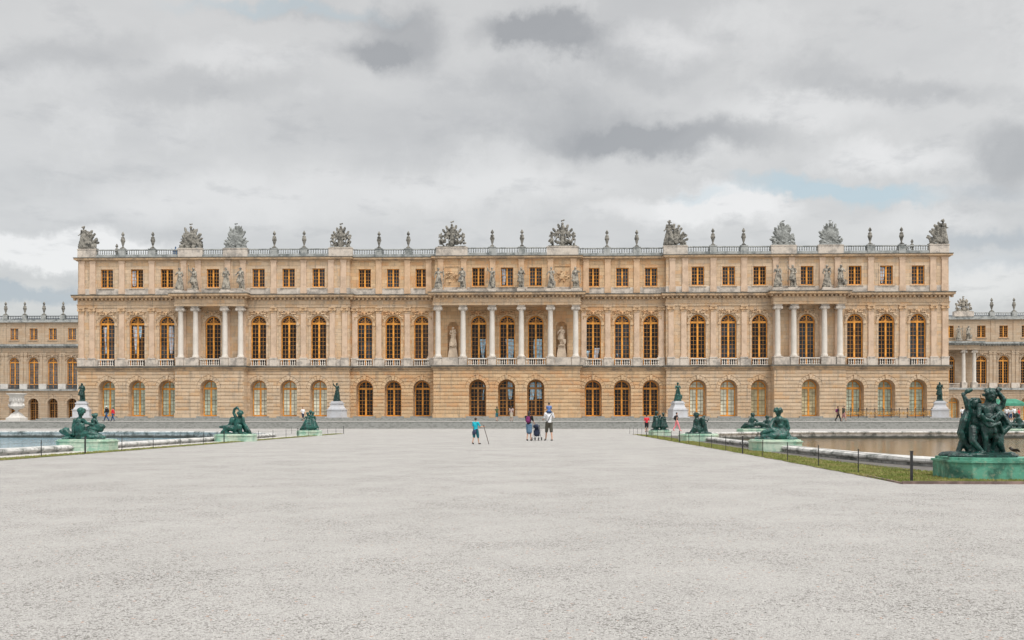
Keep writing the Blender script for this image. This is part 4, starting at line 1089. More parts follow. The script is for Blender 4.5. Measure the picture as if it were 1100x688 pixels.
# low fences
def fence(pts, spacing, label, big_every=5):
    root = empty('wire_fence', (*pts[0], 0), label, 'fence', 'low fences beside the gravel')
    org = Vector((*pts[0], 0)); run = []
    for a, b in zip(pts, pts[1:]):
        a, b = Vector((*a, 0)), Vector((*b, 0)); n = max(1, round((b-a).length/spacing))
        for k in range(n): run.append(a.lerp(b, k/n))
    run.append(Vector((*pts[-1], 0)))
    for i, p in enumerate(run):
        t = .019 if i % big_every == 0 else .009; h = .56 if i % big_every == 0 else .50
        q = p-org; mb = MB(); mb.box(-t, t, -t, t, -.02, h); mb.box(-t*1.3, t*1.3, -t*1.3, t*1.3, h, h+.015); mb.build('post', IRON, root, loc=q)
    for z in (.22, .44):
        mb = MB()
        for a, b in zip(run, run[1:]): mb.cap(a-org+Vector((0,0,z)), .003, b-org+Vector((0,0,z)), .003, 4, False)
        mb.build('wire', IRON, root)
fence([(6.62,16.85),(6.65,70)], 2.8, 'low fence of thin black posts along the right hand grass verge')
fence([(-14.9,16.6),(-15.0,70.4),(-19,70.4)], 2.7, 'low fence of thin black posts along the left hand grass verge')

# ------------------------------------------------------------------ bronze groups round the pools
def oct_plinth(root, w, d, z0, z1, mat, ch=.35, lip=True):
    def o(w, d, c): return [(-w+c,-d),(w-c,-d),(w,-d+c),(w,d-c),(w-c,d),(-w+c,d),(-w,d-c),(-w,-d+c)]
    mb = MB(); mb.slab(o(w, d, ch), z0, z1-.09)
    mb.slab(o(w+.03, d+.03, ch), z1-.09, z1-.05)
    mb.slab(o(w-.03, d-.03, ch), z1-.05, z1)
    mb.build('plinth', mat, root)
def rocks(mb, w, d, z, rr, n=18, hmax=.12):
    for k in range(n):
        mb.ell((rr.uniform(-w,w), rr.uniform(-d,d), z), (rr.uniform(.12,.25), rr.uniform(.1,.2), rr.uniform(.04,hmax)), 7)
def limb(mb, pts, rs, seg=8):
    for (a, b), (r, q) in zip(zip(pts, pts[1:]), zip(rs, rs[1:])): mb.cap(a, r, b, q, seg)
def child(mb, o, h, rr, rz=0, hair=True, **pose):
    """chubby child, o = foot position"""
    base = dict(head=(0,-.03,1.56), neck=(0,0,1.34), chest=(0,0,1.16), waist=(0,-.02,.98), pelvis=(0,0,.80),
                shR=(-.20,0,1.27), elR=(-.30,.0,1.02), haR=(-.26,-.14,.82), shL=(.20,0,1.27), elL=(.30,0,1.02), haL=(.26,-.14,.82),
                hiR=(-.11,0,.78), knR=(-.14,-.08,.44), anR=(-.13,.02,.08), toR=(-.15,-.18,.03), hiL=(.11,0,.78), knL=(.14,-.06,.44), anL=(.13,.02,.08), toL=(.15,-.18,.03))
    base.update(pose); s = h/1.75; m = MB(); j = {k: Vector(v)*s for k, v in base.items()}
    body_caps(m, j, s, 1.28, 1.45, 10); m.ell(j['waist']+Vector((0,-.04*s,0)), (.15*s,.14*s,.15*s), 10)
    for S in 'RL': m.cap(j['ha'+S], .045*s, j['ha'+S]+(j['ha'+S]-j['el'+S]).normalized()*.07*s, .03*s, 6)
    m.ell(j['head']+Vector((0,-.14*s,-.02*s)), (.03*s,.035*s,.035*s), 6)
    if hair: curly(m, j['head']+Vector((0,.02*s,.03*s)), .14*s, rr, 34)
    M = Matrix.Rotation(rz, 3, 'Z'); mb.add([M @ Vector(v) + Vector(o) for v in m.v], m.f)
    return {k: M @ v + Vector(o) for k, v in j.items()}
def cloth_run(mb, pts, r, rr, n=4, w=.08):
    for k in range(n):
        off = Vector((rr.uniform(-w,w), rr.uniform(-w,w), rr.uniform(-w,w)*.6)); q = [Vector(p)+off*(.4+.6*i/len(pts)) for i, p in enumerate(pts)]
        for a, b in zip(q, q[1:]): mb.cap(a, r*rr.uniform(.6,1), b, r*rr.uniform(.6,1), 7)

# 1. nearest group, right edge
rr = random.Random(11)
root = empty('bronze_group', (8.52, 18.2, 0), 'large dark green bronze group of children with raised shell, nearest sculpture at right', 'sculpture', 'bronze groups round the pools', rz=-.06)
oct_plinth(root, .79, .74, -.02, .42, PLINTHG, .30)
mb = MB(); rocks(mb, .52, .38, .44, rr, 26, .10)
u = 1/57.5
def G1(px, py, y=0): return Vector(((px-1057)*u, y, .43 + (490-py)*u))
# central child
c = child(mb, G1(1057,489,-.16), 1.30, rr, .12, elL=(.30,-.05,1.08), haL=(.02,-.24,.98), elR=(-.27,-.1,1.0), haR=(-.05,-.28,.90), knL=(.20,-.06,.44), anL=(.16,.1,.1), knR=(-.1,-.10,.44), anR=(-.1,-.05,.07), head=(.04,-.06,1.54))
folds(mb, c['waist']+Vector((0,0,-.06)), c['waist']+Vector((.02,0,-.27)), .10, .15, 11, rr, .35)
cloth_run(mb, [c['waist']+Vector((-.14,-.08,-.05)), c['waist']+Vector((-.02,-.16,-.16)), c['waist']+Vector((.16,-.1,-.10)), c['waist']+Vector((.24,.0,-.26))], .035, rr, 6, .04)
for k in range(14):
    t = k/13; mb.ell(c['waist']+Vector((-.16+.34*t, -.16+.05*sin(t*3), .04-.16*sin(t*pi))), (.04,.04,.045), 6)
# left child, arm raised with shell
c = child(mb, G1(1046,488,.0), 1.10, rr, .55, head=(.0,-.02,1.54), elR=(-.32,.0,1.50), haR=(-.42,.02,1.76), knR=(-.22,-.25,.50), anR=(-.30,-.10,.12), toR=(-.42,-.2,.05), knL=(.16,-.2,.45), elL=(.25,-.2,1.0), haL=(.12,-.38,.95))
hR = G1(1035,423,-.02)
limb(mb, [c['shR'], G1(1039.5,430,-.05), hR], [.05,.042,.032]); mb.ell(hR+Vector((.0,0,.02)), (.045,.04,.045), 8)
mb.ell(G1(1040.5,417.5,-.03), (.085,.04,.045), 10, Matrix.Rotation(-.3, 3, 'Y')); mb.cap(hR, .02, G1(1040,418,-.03), .03, 6)
cloth_run(mb, [G1(1040,440,-.05), G1(1035,452,-.12), G1(1033,464,-.1), G1(1037,476,-.1), G1(1046,487,-.12)], .07, rr, 6, .07)
limb(mb, [G1(1040,460,-.25), G1(1038,473,-.33), G1(1049,487,-.36)], [.085,.065,.04]); mb.cap(G1(1049,487,-.36), .04, G1(1055,489,-.4), .03)
limb(mb, [G1(1036,466,-.05), G1(1031,478,-.08), G1(1027,487,-.1)], [.07,.06,.045]); mb.ell(G1(1026,487.5,-.12), (.07,.05,.035), 8)
# right child behind, arm up with grapes
c = child(mb, G1(1071,488,.14), 1.27, rr, -.5, head=(-.02,-.04,1.56), elL=(.26,-.05,1.45), haL=(.12,-.1,1.68), knL=(.2,-.2,.48), anL=(.2,.0,.1), elR=(-.25,-.15,1.05), haR=(-.05,-.3,1.1))
hL = G1(1073,417,.10); limb(mb, [c['shL'], G1(1080,428,.12), hL], [.05,.04,.03])
for k in range(22): mb.ell(hL+Vector((rr.uniform(-.06,.09), rr.uniform(-.05,.05), rr.uniform(-.12,.05))), (.028,)*3, 6)
cloth_run(mb, [G1(1071,436,.12), G1(1078,447,.02), G1(1082,458,-.05), G1(1074,466,-.05)], .06, rr, 6, .07)
cloth_run(mb, [G1(1068,440,.2), G1(1070,456,.2), G1(1070,478,.18)], .10, rr, 5, .08)
limb(mb, [G1(1072,462,-.08), G1(1071,475,-.14), G1(1076,486,-.1)], [.085,.065,.04]); mb.cap(G1(1076,487,-.1), .035, G1(1080,489,-.2), .03)
cloth_run(mb, [G1(1050,450,.15), G1(1048,466,.12), G1(1050,484,.1)], .11, rr, 6, .1)
cloth_run(mb, [G1(1060,446,.12), G1(1061,466,.05), G1(1062,488,.05)], .11, rr, 7, .10)
cloth_run(mb, [G1(1066,452,.08), G1(1068,468,.0), G1(1066,488,.0)], .09, rr, 6, .08)
cloth_run(mb, [G1(1048,440,.12), G1(1052,455,.06), G1(1054,478,.02)], .09, rr, 6, .09)
for k in range(16): mb.ell(G1(1049+rr.uniform(-5,5), 433+rr.uniform(-6,5), .02), (.035,.035,.035), 6)
for k in range(60):
    a = rr.uniform(0, 2*pi); zq = rr.uniform(.50, 1.15); q = rr.uniform(.10,.26); mb.ell((q*cos(a)*1.3, .12+q*sin(a)*.8, zq), (rr.uniform(.02,.05), rr.uniform(.02,.045), rr.uniform(.03,.08)), 6, Matrix.Rotation(rr.uniform(-1,1), 3, 'Y'))
put('figures', fused(mb, 'figures', .0115, .006, 26, 1), BRONZED, root)
mb = MB(); pts = [(.62*cos(2*pi*k/24)*(1+.08*rr.uniform(-1,1)), .56*sin(2*pi*k/24)*(1+.08*rr.uniform(-1,1))) for k in range(24)]
mb.slab(pts, .42, .47); mb.slab([(x*.85, y*.85) for x, y in pts], .47, .51); mb.build('bronze_base', BRONZED, root)

def nymph_frame(loc, label, rz=0, w=.85, d=.55, zt=.42, mat=PLINTHP, ch=.25):
    root = empty('bronze_group', loc, label, 'sculpture', 'bronze groups round the pools', rz=rz)
    oct_plinth(root, w, d, -.02, zt, mat, ch); return root
# 2. left nymph reclining
rr = random.Random(12); root = nymph_frame((-16.26, 32.9, 0), 'dark green bronze reclining nymph with a child, front left by the pool', 0, .95, .62, .42)
u = 1/30.4; O = Vector((0,0,.42))
def G2(px, py, y=0): return O + Vector(((px-92)*u, y, (472.5-py)*u))
mb = MB(); rocks(mb, .62, .28, .44, rr, 26, .09)
hd = G2(86.5,443.8,-.1); mb.ell(hd, (.105,.12,.135), 12); curly(mb, hd+Vector((0,.02,.03)), .135, rr, 34)
mb.cap(hd, .06, G2(85,451,-.08), .07); limb(mb, [G2(84,453,-.05), G2(84,459,-.05), G2(86,466,-.05)], [.15,.165,.19])
limb(mb, [G2(80,452,-.1), G2(78.5,460,-.15), G2(80,468,-.2)], [.075,.06,.045]); limb(mb, [G2(89,452,-.1), G2(95,455,-.25), G2(102,456.5,-.25)], [.07,.055,.045])
limb(mb, [G2(87,467,-.1), G2(98,461,-.15), G2(109,462,-.12)], [.17,.13,.10]); limb(mb, [G2(87,468,-.2), G2(99,466,-.25), G2(110,469,-.2)], [.16,.12,.07]); mb.ell(G2(107,459,-.1), (.22,.14,.12), 10)
mb.ell(G2(113,470,-.2), (.10,.06,.05), 8); mb.ell(G2(88,460,-.28), (.2,.1,.2), 12)
cloth_run(mb, [G2(90,465,-.25), G2(100,470,-.3), G2(110,471,-.25)], .07, rr, 8, .10)
cloth_run(mb, [G2(80,466,0), G2(73,467,-.05), G2(67,462.5,0)], .10, rr, 8, .12)
for k in range(16): mb.ell(G2(67+rr.uniform(-1,7), 463+rr.uniform(-3,5), rr.uniform(-.1,.1)), (.07,.06,.06), 6)
h2 = G2(97.5,447.5,.18); mb.ell(h2, (.085,.09,.10), 10); curly(mb, h2+Vector((0,.02,.02)), .10, rr, 18); limb(mb, [h2-Vector((0,0,.08)), G2(97,453,.18), G2(98,463,.18)], [.07,.12,.15]); limb(mb, [G2(99,452,.15), G2(104,456,0)], [.05,.035])
put('figures', fused(mb, 'figures', .019, .011, 13, 1), BRONZE, root)
# 3. left, arm curved overhead
rr = random.Random(13); root = nymph_frame((-15.42, 46.6, 0), 'green bronze nymph with one arm curved over her head, middle left by the pool', 0, .95, .7, .38)
u = 1/21.3; O = Vector((0,0,.38))
def G3(px, py, y=0): return O + Vector(((px-252)*u, y, (467-py)*u))
mb = MB(); rocks(mb, .6, .3, .40, rr, 24, .1)
hd = G3(257.5,445.5,-.1); mb.ell(hd, (.12,.13,.15), 12); curly(mb, hd+Vector((0,.02,.03)), .14, rr, 24)
limb(mb, [G3(252.5,450,0), G3(249.8,444.5,0), G3(250.5,440.5,0), G3(253.5,438.3,0), G3(256,441.5,-.02)], [.085,.075,.065,.055,.05])
limb(mb, [hd, G3(256,450,0), G3(254.5,455,0), G3(253,463,0)], [.07,.12,.17,.22]); limb(mb, [G3(260,450,-.05), G3(262,457,-.1), G3(264,464,-.1)], [.09,.07,.06])
limb(mb, [G3(253,462,0), G3(244,460,-.1), G3(235.5,459.5,-.05)], [.2,.13,.06]); limb(mb, [G3(254,462,-.15), G3(258,459,-.3), G3(260,466,-.3)], [.18,.14,.08])
cloth_run(mb, [G3(249,452,.0), G3(246,460,.0), G3(240,466,0)], .11, rr, 8, .12); cloth_run(mb, [G3(258,453,0), G3(262,460,0), G3(266,466,0)], .11, rr, 8, .12)
mb.ell(G3(248,453,.05), (.17,.15,.22), 8)
put('figures', fused(mb, 'figures', .022, .011, 13, 1), BRONZE, root)
# 4. left, far corner children
rr = random.Random(14); root = nymph_frame((-15.6, 62.3, 0), 'small green bronze group of children at the far corner of the left pool', 0, .78, .6, .36)
mb = MB(); rocks(mb, .5, .3, .37, rr, 20, .09)
c = child(mb, (-.12,0,.40), 1.20, rr, .2, elR=(-.35,-.1,1.1), haR=(-.6,-.2,.95)); c2 = child(mb, (.22,.1,.40), 1.24, rr, -.3, elR=(-.25,-.1,1.1), haR=(-.2,-.2,1.25)); child(mb, (.0,.3,.5), 1.22, rr, 0)
folds(mb, c['waist'], c['waist']-Vector((.05,0,.55)), .12, .30, 12, rr); folds(mb, c2['waist'], c2['waist']-Vector((-.04,0,.55)), .12, .26, 12, rr); cloth_run(mb, [(-.2,0,.9), (-.4,0,.6), (-.55,0,.42)], .08, rr, 6, .08)
put('figures', fused(mb, 'figures', .024, .011, 13, 1), BRONZE, root)
# 5. right, far corner children
rr = random.Random(15); root = nymph_frame((8.0, 63.0, 0), 'small green bronze group of two standing children at the far corner of the right pool', 0, .72, .6, .36)
mb = MB(); rocks(mb, .45, .3, .37, rr, 20, .09)
c = child(mb, (-.26,0,.40), 1.26, rr, .5, haR=(-.2,-.3,1.1), head=(.02,-.1,1.58)); c2 = child(mb, (.24,0,.40), 1.16, rr, -.6, haL=(.1,-.35,1.15)); child(mb, (.02,.22,.42), 1.0, rr, 0)
folds(mb, c['waist'], c['waist']-Vector((0,0,.5)), .13, .24, 12, rr); folds(mb, c2['waist'], c2['waist']-Vector((0,0,.45)), .13, .26, 12, rr)
cloth_run(mb, [(-.2,0,1.2), (0,.1,1.0), (.2,0,1.1)], .09, rr, 6, .08)
put('figures', fused(mb, 'figures', .024, .011, 13, 1), BRONZED, root)
# 6. right, seated pair
rr = random.Random(16); root = nymph_frame((8.05, 47.9, 0), 'dark green bronze pair with a seated nymph and standing child, middle right by the pool', 0, .95, .65, .38)
u = 1/21.3; O = Vector((0,0,.38))
def G6(px, py, y=0): return O + Vector(((px-751)*u, y, (465.5-py)*u))
mb = MB(); rocks(mb, .5, .3, .40, rr, 20, .1)
hd = G6(749,445.7,0); mb.ell(hd, (.12,.13,.14), 12); curly(mb, hd+Vector((0,.02,.03)), .14, rr, 24); limb(mb, [hd, G6(749.5,451,0), G6(750,456,0), G6(752,462,0)], [.07,.15,.15,.2])
limb(mb, [G6(751,462,-.1), G6(746,459.5,-.25), G6(742,464.5,-.25)], [.18,.13,.08]); limb(mb, [G6(752,463,.0), G6(745,463,-.15), G6(741.5,465,-.15)], [.18,.12,.07])
limb(mb, [G6(747,451,0), G6(746,457,-.05), G6(749,461,-.2)], [.07,.06,.05]); c = child(mb, G6(757,465,.05), .92, rr, .3, elL=(.35,-.1,1.15), haL=(.42,-.2,1.4))
cloth_run(mb, [G6(755,450,0), G6(757,457,0), G6(758,464,0)], .11, rr, 8, .12)
put('figures', fused(mb, 'figures', .022, .011, 13, 1), BRONZED, root)
# 7. right, seated nymph
rr = random.Random(17); root = nymph_frame((8.28, 33.2, 0), 'green bronze seated nymph leaning on one arm beside the right pool', 0, .86, .62, .42, PLINTHP, .3)
u = 1/30.9; O = Vector((0,0,.42))
def G7(px, py, y=0): return O + Vector(((px-833)*u, y, (474-py)*u))
mb = MB(); rocks(mb, .62, .28, .44, rr, 26, .09)
hd = G7(836,444.5,-.05); mb.ell(hd, (.11,.125,.145), 12); curly(mb, hd+Vector((0,.02,.03)), .14, rr, 34); mb.cap(hd, .06, G7(837,450.5,0), .075)
limb(mb, [G7(837,453,0), G7(838.5,459,0), G7(840,467,0)], [.17,.16,.21]); limb(mb, [G7(837,452.5,0), G7(831.5,453,0)], [.12,.085]); limb(mb, [G7(838,452.5,0), G7(844.5,453.5,0)], [.12,.085])
limb(mb, [G7(831,453.5,0), G7(826.5,460.5,-.15), G7(830,465,-.25), G7(836,469.5,-.3)], [.08,.06,.05,.045]); limb(mb, [G7(845,454,0), G7(847.3,462,-.02), G7(844,471,-.1)], [.08,.065,.05])
mb.ell(G7(838,459,-.12), (.10,.07,.09), 8)
limb(mb, [G7(841,468,-.1), G7(829,464,-.15), G7(820,466.5,-.15)], [.18,.13,.09]); limb(mb, [G7(840,470,-.2), G7(828,470,-.3), G7(819,472,-.25)], [.16,.11,.07])
cloth_run(mb, [G7(843,458,.05), G7(846,466,.05), G7(848,472,0)], .09, rr, 8, .09); cloth_run(mb, [G7(836,468,-.2), G7(826,471,-.25), G7(817,471,-.15)], .06, rr, 9, .1); limb(mb, [G7(831,466,.1), G7(820,468,.1)], [.14,.10])
put('figures', fused(mb, 'figures', .019, .011, 13, 1), BRONZE, root)
# 8. and 9. reclining pairs on the far kerb of the right pool
def recline(loc, label, seed, u_=1/13.6, flip=1):
    rr = random.Random(seed); root = nymph_frame(loc, label, 0, 1.5, .6, .40, PLINTHP, .3); mb = MB(); rocks(mb, 1.0, .35, .42, rr, 26, .12)
    for hx, hz, lean, k in ((-.35,1.40,-.5,1.0),(.72,1.22,.45,.85)):
        hx *= flip; lean *= flip
        hd = Vector((hx,0,hz)); mb.ell(hd, (.13*k,.15*k,.17*k), 10); curly(mb, hd+Vector((0,.02,.03)), .16*k, rr, 20)
        limb(mb, [hd, (hx+lean*.08,0,hz-.28*k), (hx+lean*.15,0,hz-.55*k), (hx+lean*.2,0,.62)], [.08*k,.19*k,.2*k,.26*k])
        limb(mb, [(hx-.2,0,hz-.3*k), (hx-.32,-.05,hz-.55*k), (hx-.30,-.1,.58)], [.09,.08,.06]); limb(mb, [(hx+.2,0,hz-.3*k), (hx+.34,-.05,hz-.5*k), (hx+.3,-.15,.6)], [.09,.08,.06])
        limb(mb, [(hx+lean*.2,0,.6), (hx+lean*1.1,-.15,.72), (hx+lean*1.7,-.1,.48)], [.22,.16,.09])
    cloth_run(mb, [(-.95*flip,0,.5), (-.5*flip,0,.7), (.2*flip,0,.75), (.9*flip,0,.52)], .13, rr, 10, .14)
    put('figures', fused(mb, 'figures', .032, .015, 7, 1), BRONZED, root)
recline((16.2, 70.2, 0), 'dark green bronze reclining pair on the far kerb of the right pool, left one', 18)
recline((ray_x(1088, 71), 71.0, 0), 'dark bronze reclining group on the far kerb at the right edge', 19, flip=-1)

# bronze standing statues on marble pedestals against the facade
for i, (px, lb, v) in enumerate(((88,'dark bronze standing statue on a white pedestal at the left corner of the palace',0),(362,'dark bronze standing statue on a white pedestal left of the centre doors',1),(728,'green bronze standing statue on a white pedestal right of the centre doors',3),(1011,'dark bronze standing statue on a white pedestal at the right corner of the palace',2))):
    Y = 127.2; x = ray_x(px, Y) if px != 1011 else ray_x(1009.5, Y)
    root = standing_statue('bronze_statue', (x, Y, 3.55), .3*(-1)**i, 2.45, BRONZED if v != 3 else BRONZE, lb, 'statue', 'bronze statues against the facade', v+5, False, .035)
    mb = MB(); mb.box(-1.3,1.3,-1.0,1.0,-2.27,-2.16); mb.box(-1.08,1.08,-.85,.85,-2.16,-1.25); mb.box(-1.15,1.15,-.92,.92,-1.25,-1.15); mb.box(-1.0,1.0,-.8,.8,-1.15,-1.03); mb.frustum(0,0,-1.03,-.75,.95,.75,.78,.64); mb.frustum(0,0,-.75,-.35,.78,.64,.68,.56); mb.box(-.80,.80,-.66,.66,-.35,-.2); mb.box(-.62,.62,-.52,.52,-.2,.0)
    mb.build('pedestal', PEDM, root)
# big marble vase at left
x = ray_x(18, 113); root = empty('marble_vase', (x, 113, .83), 'large pale marble garden vase on a pedestal at the left edge of the terrace', 'vase')
mb = MB(); mb.lathe([(.5,1.0),(.42,1.1),(.24,1.2),(.22,1.35),(.40,1.48),(.88,1.65),(1.0,1.85),(.98,1.98),(.80,2.05),(.82,2.4),(.88,2.9),(1.0,3.2),(1.28,3.32),(1.32,3.42),(1.22,3.44),(.9,3.38)], 0, 0, 0, 28)
for k in range(16): a = k*pi/8; mb.ell((.86*cos(a), .86*sin(a), 2.55+.1*(k%2)), (.14,.14,.3), 7)
for s in (-1, 1): mb.ell((s*1.0, -.1, 1.98), (.18,.2,.22), 8)
mb.build('vase_body', MARBLE, root, True)
mb = MB(); mb.box(-1.0,1.0,-1.0,1.0,0,.45); mb.frustum(0,0,.45,.6,.9,.9,.72,.72); mb.frustum(0,0,.6,1.0,.72,.72,.45,.45); mb.build('pedestal', MARBLE, root); root.scale = (.88,.88,1)

# gilded railing before the right pavilion
x0, x1 = ray_x(905, 126.8), ray_x(1001, 126.8)
root = empty('gilded_railing', (x0, 126.8, 1.28), 'black iron railing with gilded scrollwork before the right hand doors', 'railing')
W = x1-x0; n = 11
fr = MB(); fr.box(0, W, -.03, .03, 1.05, 1.11); fr.box(0, W, -.03, .03, .08, .13)
for i in range(n+1): fr.box(W*i/n-.04, W*i/n+.04, -.04, .04, 0, 1.2); fr.ell((W*i/n, 0, 1.26), (.07,.07,.08), 8)
for i in range(n*6): fr.box(W*i/(n*6)-.012, W*i/(n*6)+.012, -.012, .012, .13, 1.05)
fr.build('rail_frame', IRON, root)
for i in range(n):
    cx = W*(i+.5)/n; mb = MB()
    def ring(cx, cz, r, t=.035, a0=0, a1=2*pi, n=14):
        q = [Vector((cx+r*cos(a0+(a1-a0)*k/n), -.03, cz+r*sin(a0+(a1-a0)*k/n))) for k in range(n+1)]
        for a, b in zip(q, q[1:]): mb.cap(a, t, b, t, 5, False)
    if i % 2 == 0:
        ring(cx, .6, .18)
        for s in (-1, 1): ring(cx+s*.34, .75, .15, a0=0, a1=5); ring(cx+s*.34, .42, .15, a0=1, a1=6)
    else:
        for k in range(8): a = k*pi/4; mb.cap((cx, -.03, .6), .05, (cx+.3*cos(a), -.03, .6+.3*sin(a)), .02, 5)
        for s in (-1, 1): ring(cx+s*.42, .6, .12)
    mb.build('scroll_panel', GILT, root)

# green kiosk tent and its visitors
KG = plain('green_canvas', (.04,.20,.13), .8, .15, 2)
x = ray_x(1081, 121); root = empty('garden_tent', (x, 121, .83), 'green canopy tent on the terrace behind the nearest bronze group', 'tent')
mb = MB(); mb.frustum(0,0,1.95,2.25,1.9,1.5,1.85,1.45); mb.frustum(0,0,2.25,2.85,1.85,1.45,.95,.5); mb.build('canopy', KG, root)
for a in (-1, 1):
    for b in (-1, 1): mb = MB(); mb.cap((a*1.75, b*1.35, 0), .03, (a*1.75, b*1.35, 1.95), .03, 8, False); mb.build('pole', IRON, root)

# ------------------------------------------------------------------ people
BACK = pi   # figures face -y by default; BACK turns them to walk towards the palace
WHT = cloth('white', (.72,.72,.74)); TEAL = cloth('teal', (.01,.40,.50)); TEALD = cloth('dark_teal', (.01,.12,.15)); OLIVE = cloth('olive', (.07,.065,.05))
BLK = cloth('black', (.015,.014,.016)); MAG = cloth('magenta', (.16,.015,.10)); DEN = cloth('denim', (.10,.18,.27)); RED = cloth('red', (.62,.03,.045)); PINK = cloth('pink', (.80,.25,.28))
BLU = cloth('blue_hood', (.11,.19,.42)); JEAN = cloth('jeans', (.03,.07,.16)); GRN = cloth('green', (.06,.10,.04)); FLOR = cloth('floral', (.42,.32,.30)); PUR = cloth('lilac', (.35,.25,.45)); NAVY = cloth('navy', (.02,.03,.06)); BEIGE = cloth('beige', (.42,.36,.28)); GREYC = cloth('grey', (.45,.45,.47))
r, j, s = person((-2.93, 41.75, 0), BACK-.55, 1.20, 'boy in bright turquoise shirt and dark shorts walking away with a stick', TEAL, TEALD, skin=SKIN, sleeve=.75, leg=1.15, **{**walk(.22, 1, .1), 'elR': (-.30,-.12,1.14), 'haR': (-.36,-.38,1.16)})
mb = MB(); mb.ell((0,.14*s,.80*s), (.16*s,.06*s,.18*s), 10); mb.cap((-.17*s,.08*s,.98*s), .05*s, (.18*s,.06*s,.80*s), .06*s, 8); mb.cap((.16*s,.08*s,.8*s), .06*s, (.14*s,.12*s,.62*s), .04*s, 8)
put('jacket_round_waist', fused(mb, 'jacket', .018, .006, 8, 1), cloth('striped_jacket', (.04,.05,.10)), r)
st = MB(); hw = r.matrix_basis @ j['haR']; st.cap(hw+Vector((0,0,.06)), .013, (hw.x+.24, hw.y+.02, .015), .014, 8)
tag(st.build('walking_stick', cloth('stick_wood', (.05,.03,.02))), 'dark walking stick held by the boy in the turquoise shirt', 'stick')
# woman with pushchair
wp = dict(knR=(-.08,-.06,.5), anR=(-.08,-.10,.08), toR=(-.09,-.25,.04), knL=(.09,-.02,.5), anL=(.09,.10,.1), toL=(.1,-.05,.035), elR=(-.22,-.12,1.14), haR=(-.20,-.36,1.02), elL=(.22,-.12,1.14), haL=(.20,-.36,1.02))
person((-.62, 48.45, 0), BACK-.35, 1.55, 'dark haired woman in black top and denim skirt with magenta backpack', BLK, DEN, skin=SKIN, sleeve=.8, leg=.8, skirt=True, long_hair=True, female=True, bag=MAG, **wp)
root = empty('pushchair', (-.22, 48.95, 0), 'folded dark navy pushchair on small wheels pushed beside the woman', 'pushchair', rz=-.35)
mb = MB()
for s in (-1, 1):
    mb.cap((s*.17,-.30,.92), .012, (s*.17,.22,.10), .012, 8, False); mb.cap((s*.17,.25,.60), .012, (s*.17,-.22,.10), .012, 8, False); mb.cap((s*.17,-.22,.10), .012, (s*.17,.22,.10), .01, 8, False)
mb.cap((-.17,-.30,.92), .013, (.17,-.30,.92), .013, 8); mb.build('frame', GREYC, root)
mb = MB(); mb.ell((0,.02,.48), (.18,.13,.30), 12, Matrix.Rotation(-.45, 3, 'X')); mb.ell((0,.10,.30), (.17,.20,.09), 10); mb.ell((0,-.04,.74), (.185,.18,.12), 12); put('seat', fused(mb, 'seat', .02, .01, 8, 1), NAVY, root)
for s in (-1, 1):
    for y in (-.22, .24):
        w = MB(); q = [Vector((0, .075*cos(2*pi*k/16), .075*sin(2*pi*k/16))) for k in range(17)]
        for a, b in zip(q, q[1:]): w.cap(a, .014, b, .014, 6, False)
        for k in range(5): w.cap((0,0,0), .005, q[k*3], .005, 5, False)
        w.build('wheel', BLK, root, loc=(s*.18, y, .09))
# man carrying a child
mp = {**walk(.20, -1, .1)}; mp.update(dict(elR=(-.30,-.10,1.22), haR=(-.40,-.10,1.42), elL=(.24,-.08,1.16), haL=(.20,-.30,1.12)))
mr, mj, ms = person((.42, 48.56, 0), BACK+.35, 1.74, 'man in white shirt and olive shorts walking away with a child on his shoulders', WHT, OLIVE, sleeve=.85, leg=1.05, shoes=cloth('shoe_grey', (.16,.15,.14)), **{**mp, 'elR': (-.30,-.08,1.20), 'haR': (-.22,-.28,1.30)})
mb = MB(); ptsq = [mj['shR']+Vector((.02,.08,.05)), mj['chest']+Vector((0,.165,0)), mj['waist']+Vector((.10,.16,0)), mj['pelvis']+Vector((.18,.05,.0))]
for a, b in zip(ptsq, ptsq[1:]): mb.cap(a, .014, b, .014, 6)
mb.build('bag_strap', BLK, mr)
sp = dict(head=(0,-.02,1.20), neck=(0,0,1.04), chest=(0,0,.88), waist=(0,.02,.70), pelvis=(0,.04,.56), shR=(-.16,0,1.0), shL=(.16,0,1.0), elR=(-.2,-.14,.82), haR=(-.06,-.24,.86), elL=(.2,-.14,.82), haL=(.06,-.24,.86),
          hiR=(-.11,0,.54), knR=(-.22,-.38,.50), anR=(-.22,-.40,.12), toR=(-.22,-.52,.08), hiL=(.11,0,.54), knL=(.22,-.38,.5), anL=(.22,-.40,.12), toL=(.22,-.52,.08))
person((.42, 48.50, 1.19), BACK, 1.05, 'small dark haired child in a blue hooded top riding on the man in white', BLU, JEAN, sleeve=1.7, leg=1.2, detail=.02, **sp)
person((9.0, 79.6, 0), BACK, 1.48, 'child in red shirt and black shorts standing beyond the right hand fence', RED, BLK, sleeve=.8, leg=.95)
person((11.1, 90.5, 0), BACK+.6, 1.45, 'person in lilac top half hidden behind the far right bronze children', PUR, RED, female=True, sleeve=.8, leg=1.0, **walk(.15))
person((12.6, 86.9, 0), pi/2+.2, 1.74, 'woman with black top and backpack in pink trousers walking past the right pool', BLK, PINK, female=True, sleeve=.2, leg=1.9, shoes=cloth('pink_shoe', (.6,.3,.3)), bag=BLK, **walk(.30))
TZ = .83
def on_terrace(px, Y, h, label, top, bot, rz=BACK, **k):
    return person((ray_x(px, Y), Y, TZ), rz, h, label, top, bot, detail=.025, **k)
on_terrace(114.5, 111, 1.85, 'man in dark jacket, pale cap and jeans striding left by the left corner doors', BLK, JEAN, pi/2*-1, sleeve=1.8, leg=1.9, hat=WHT, bag=BLK, **walk(.34))
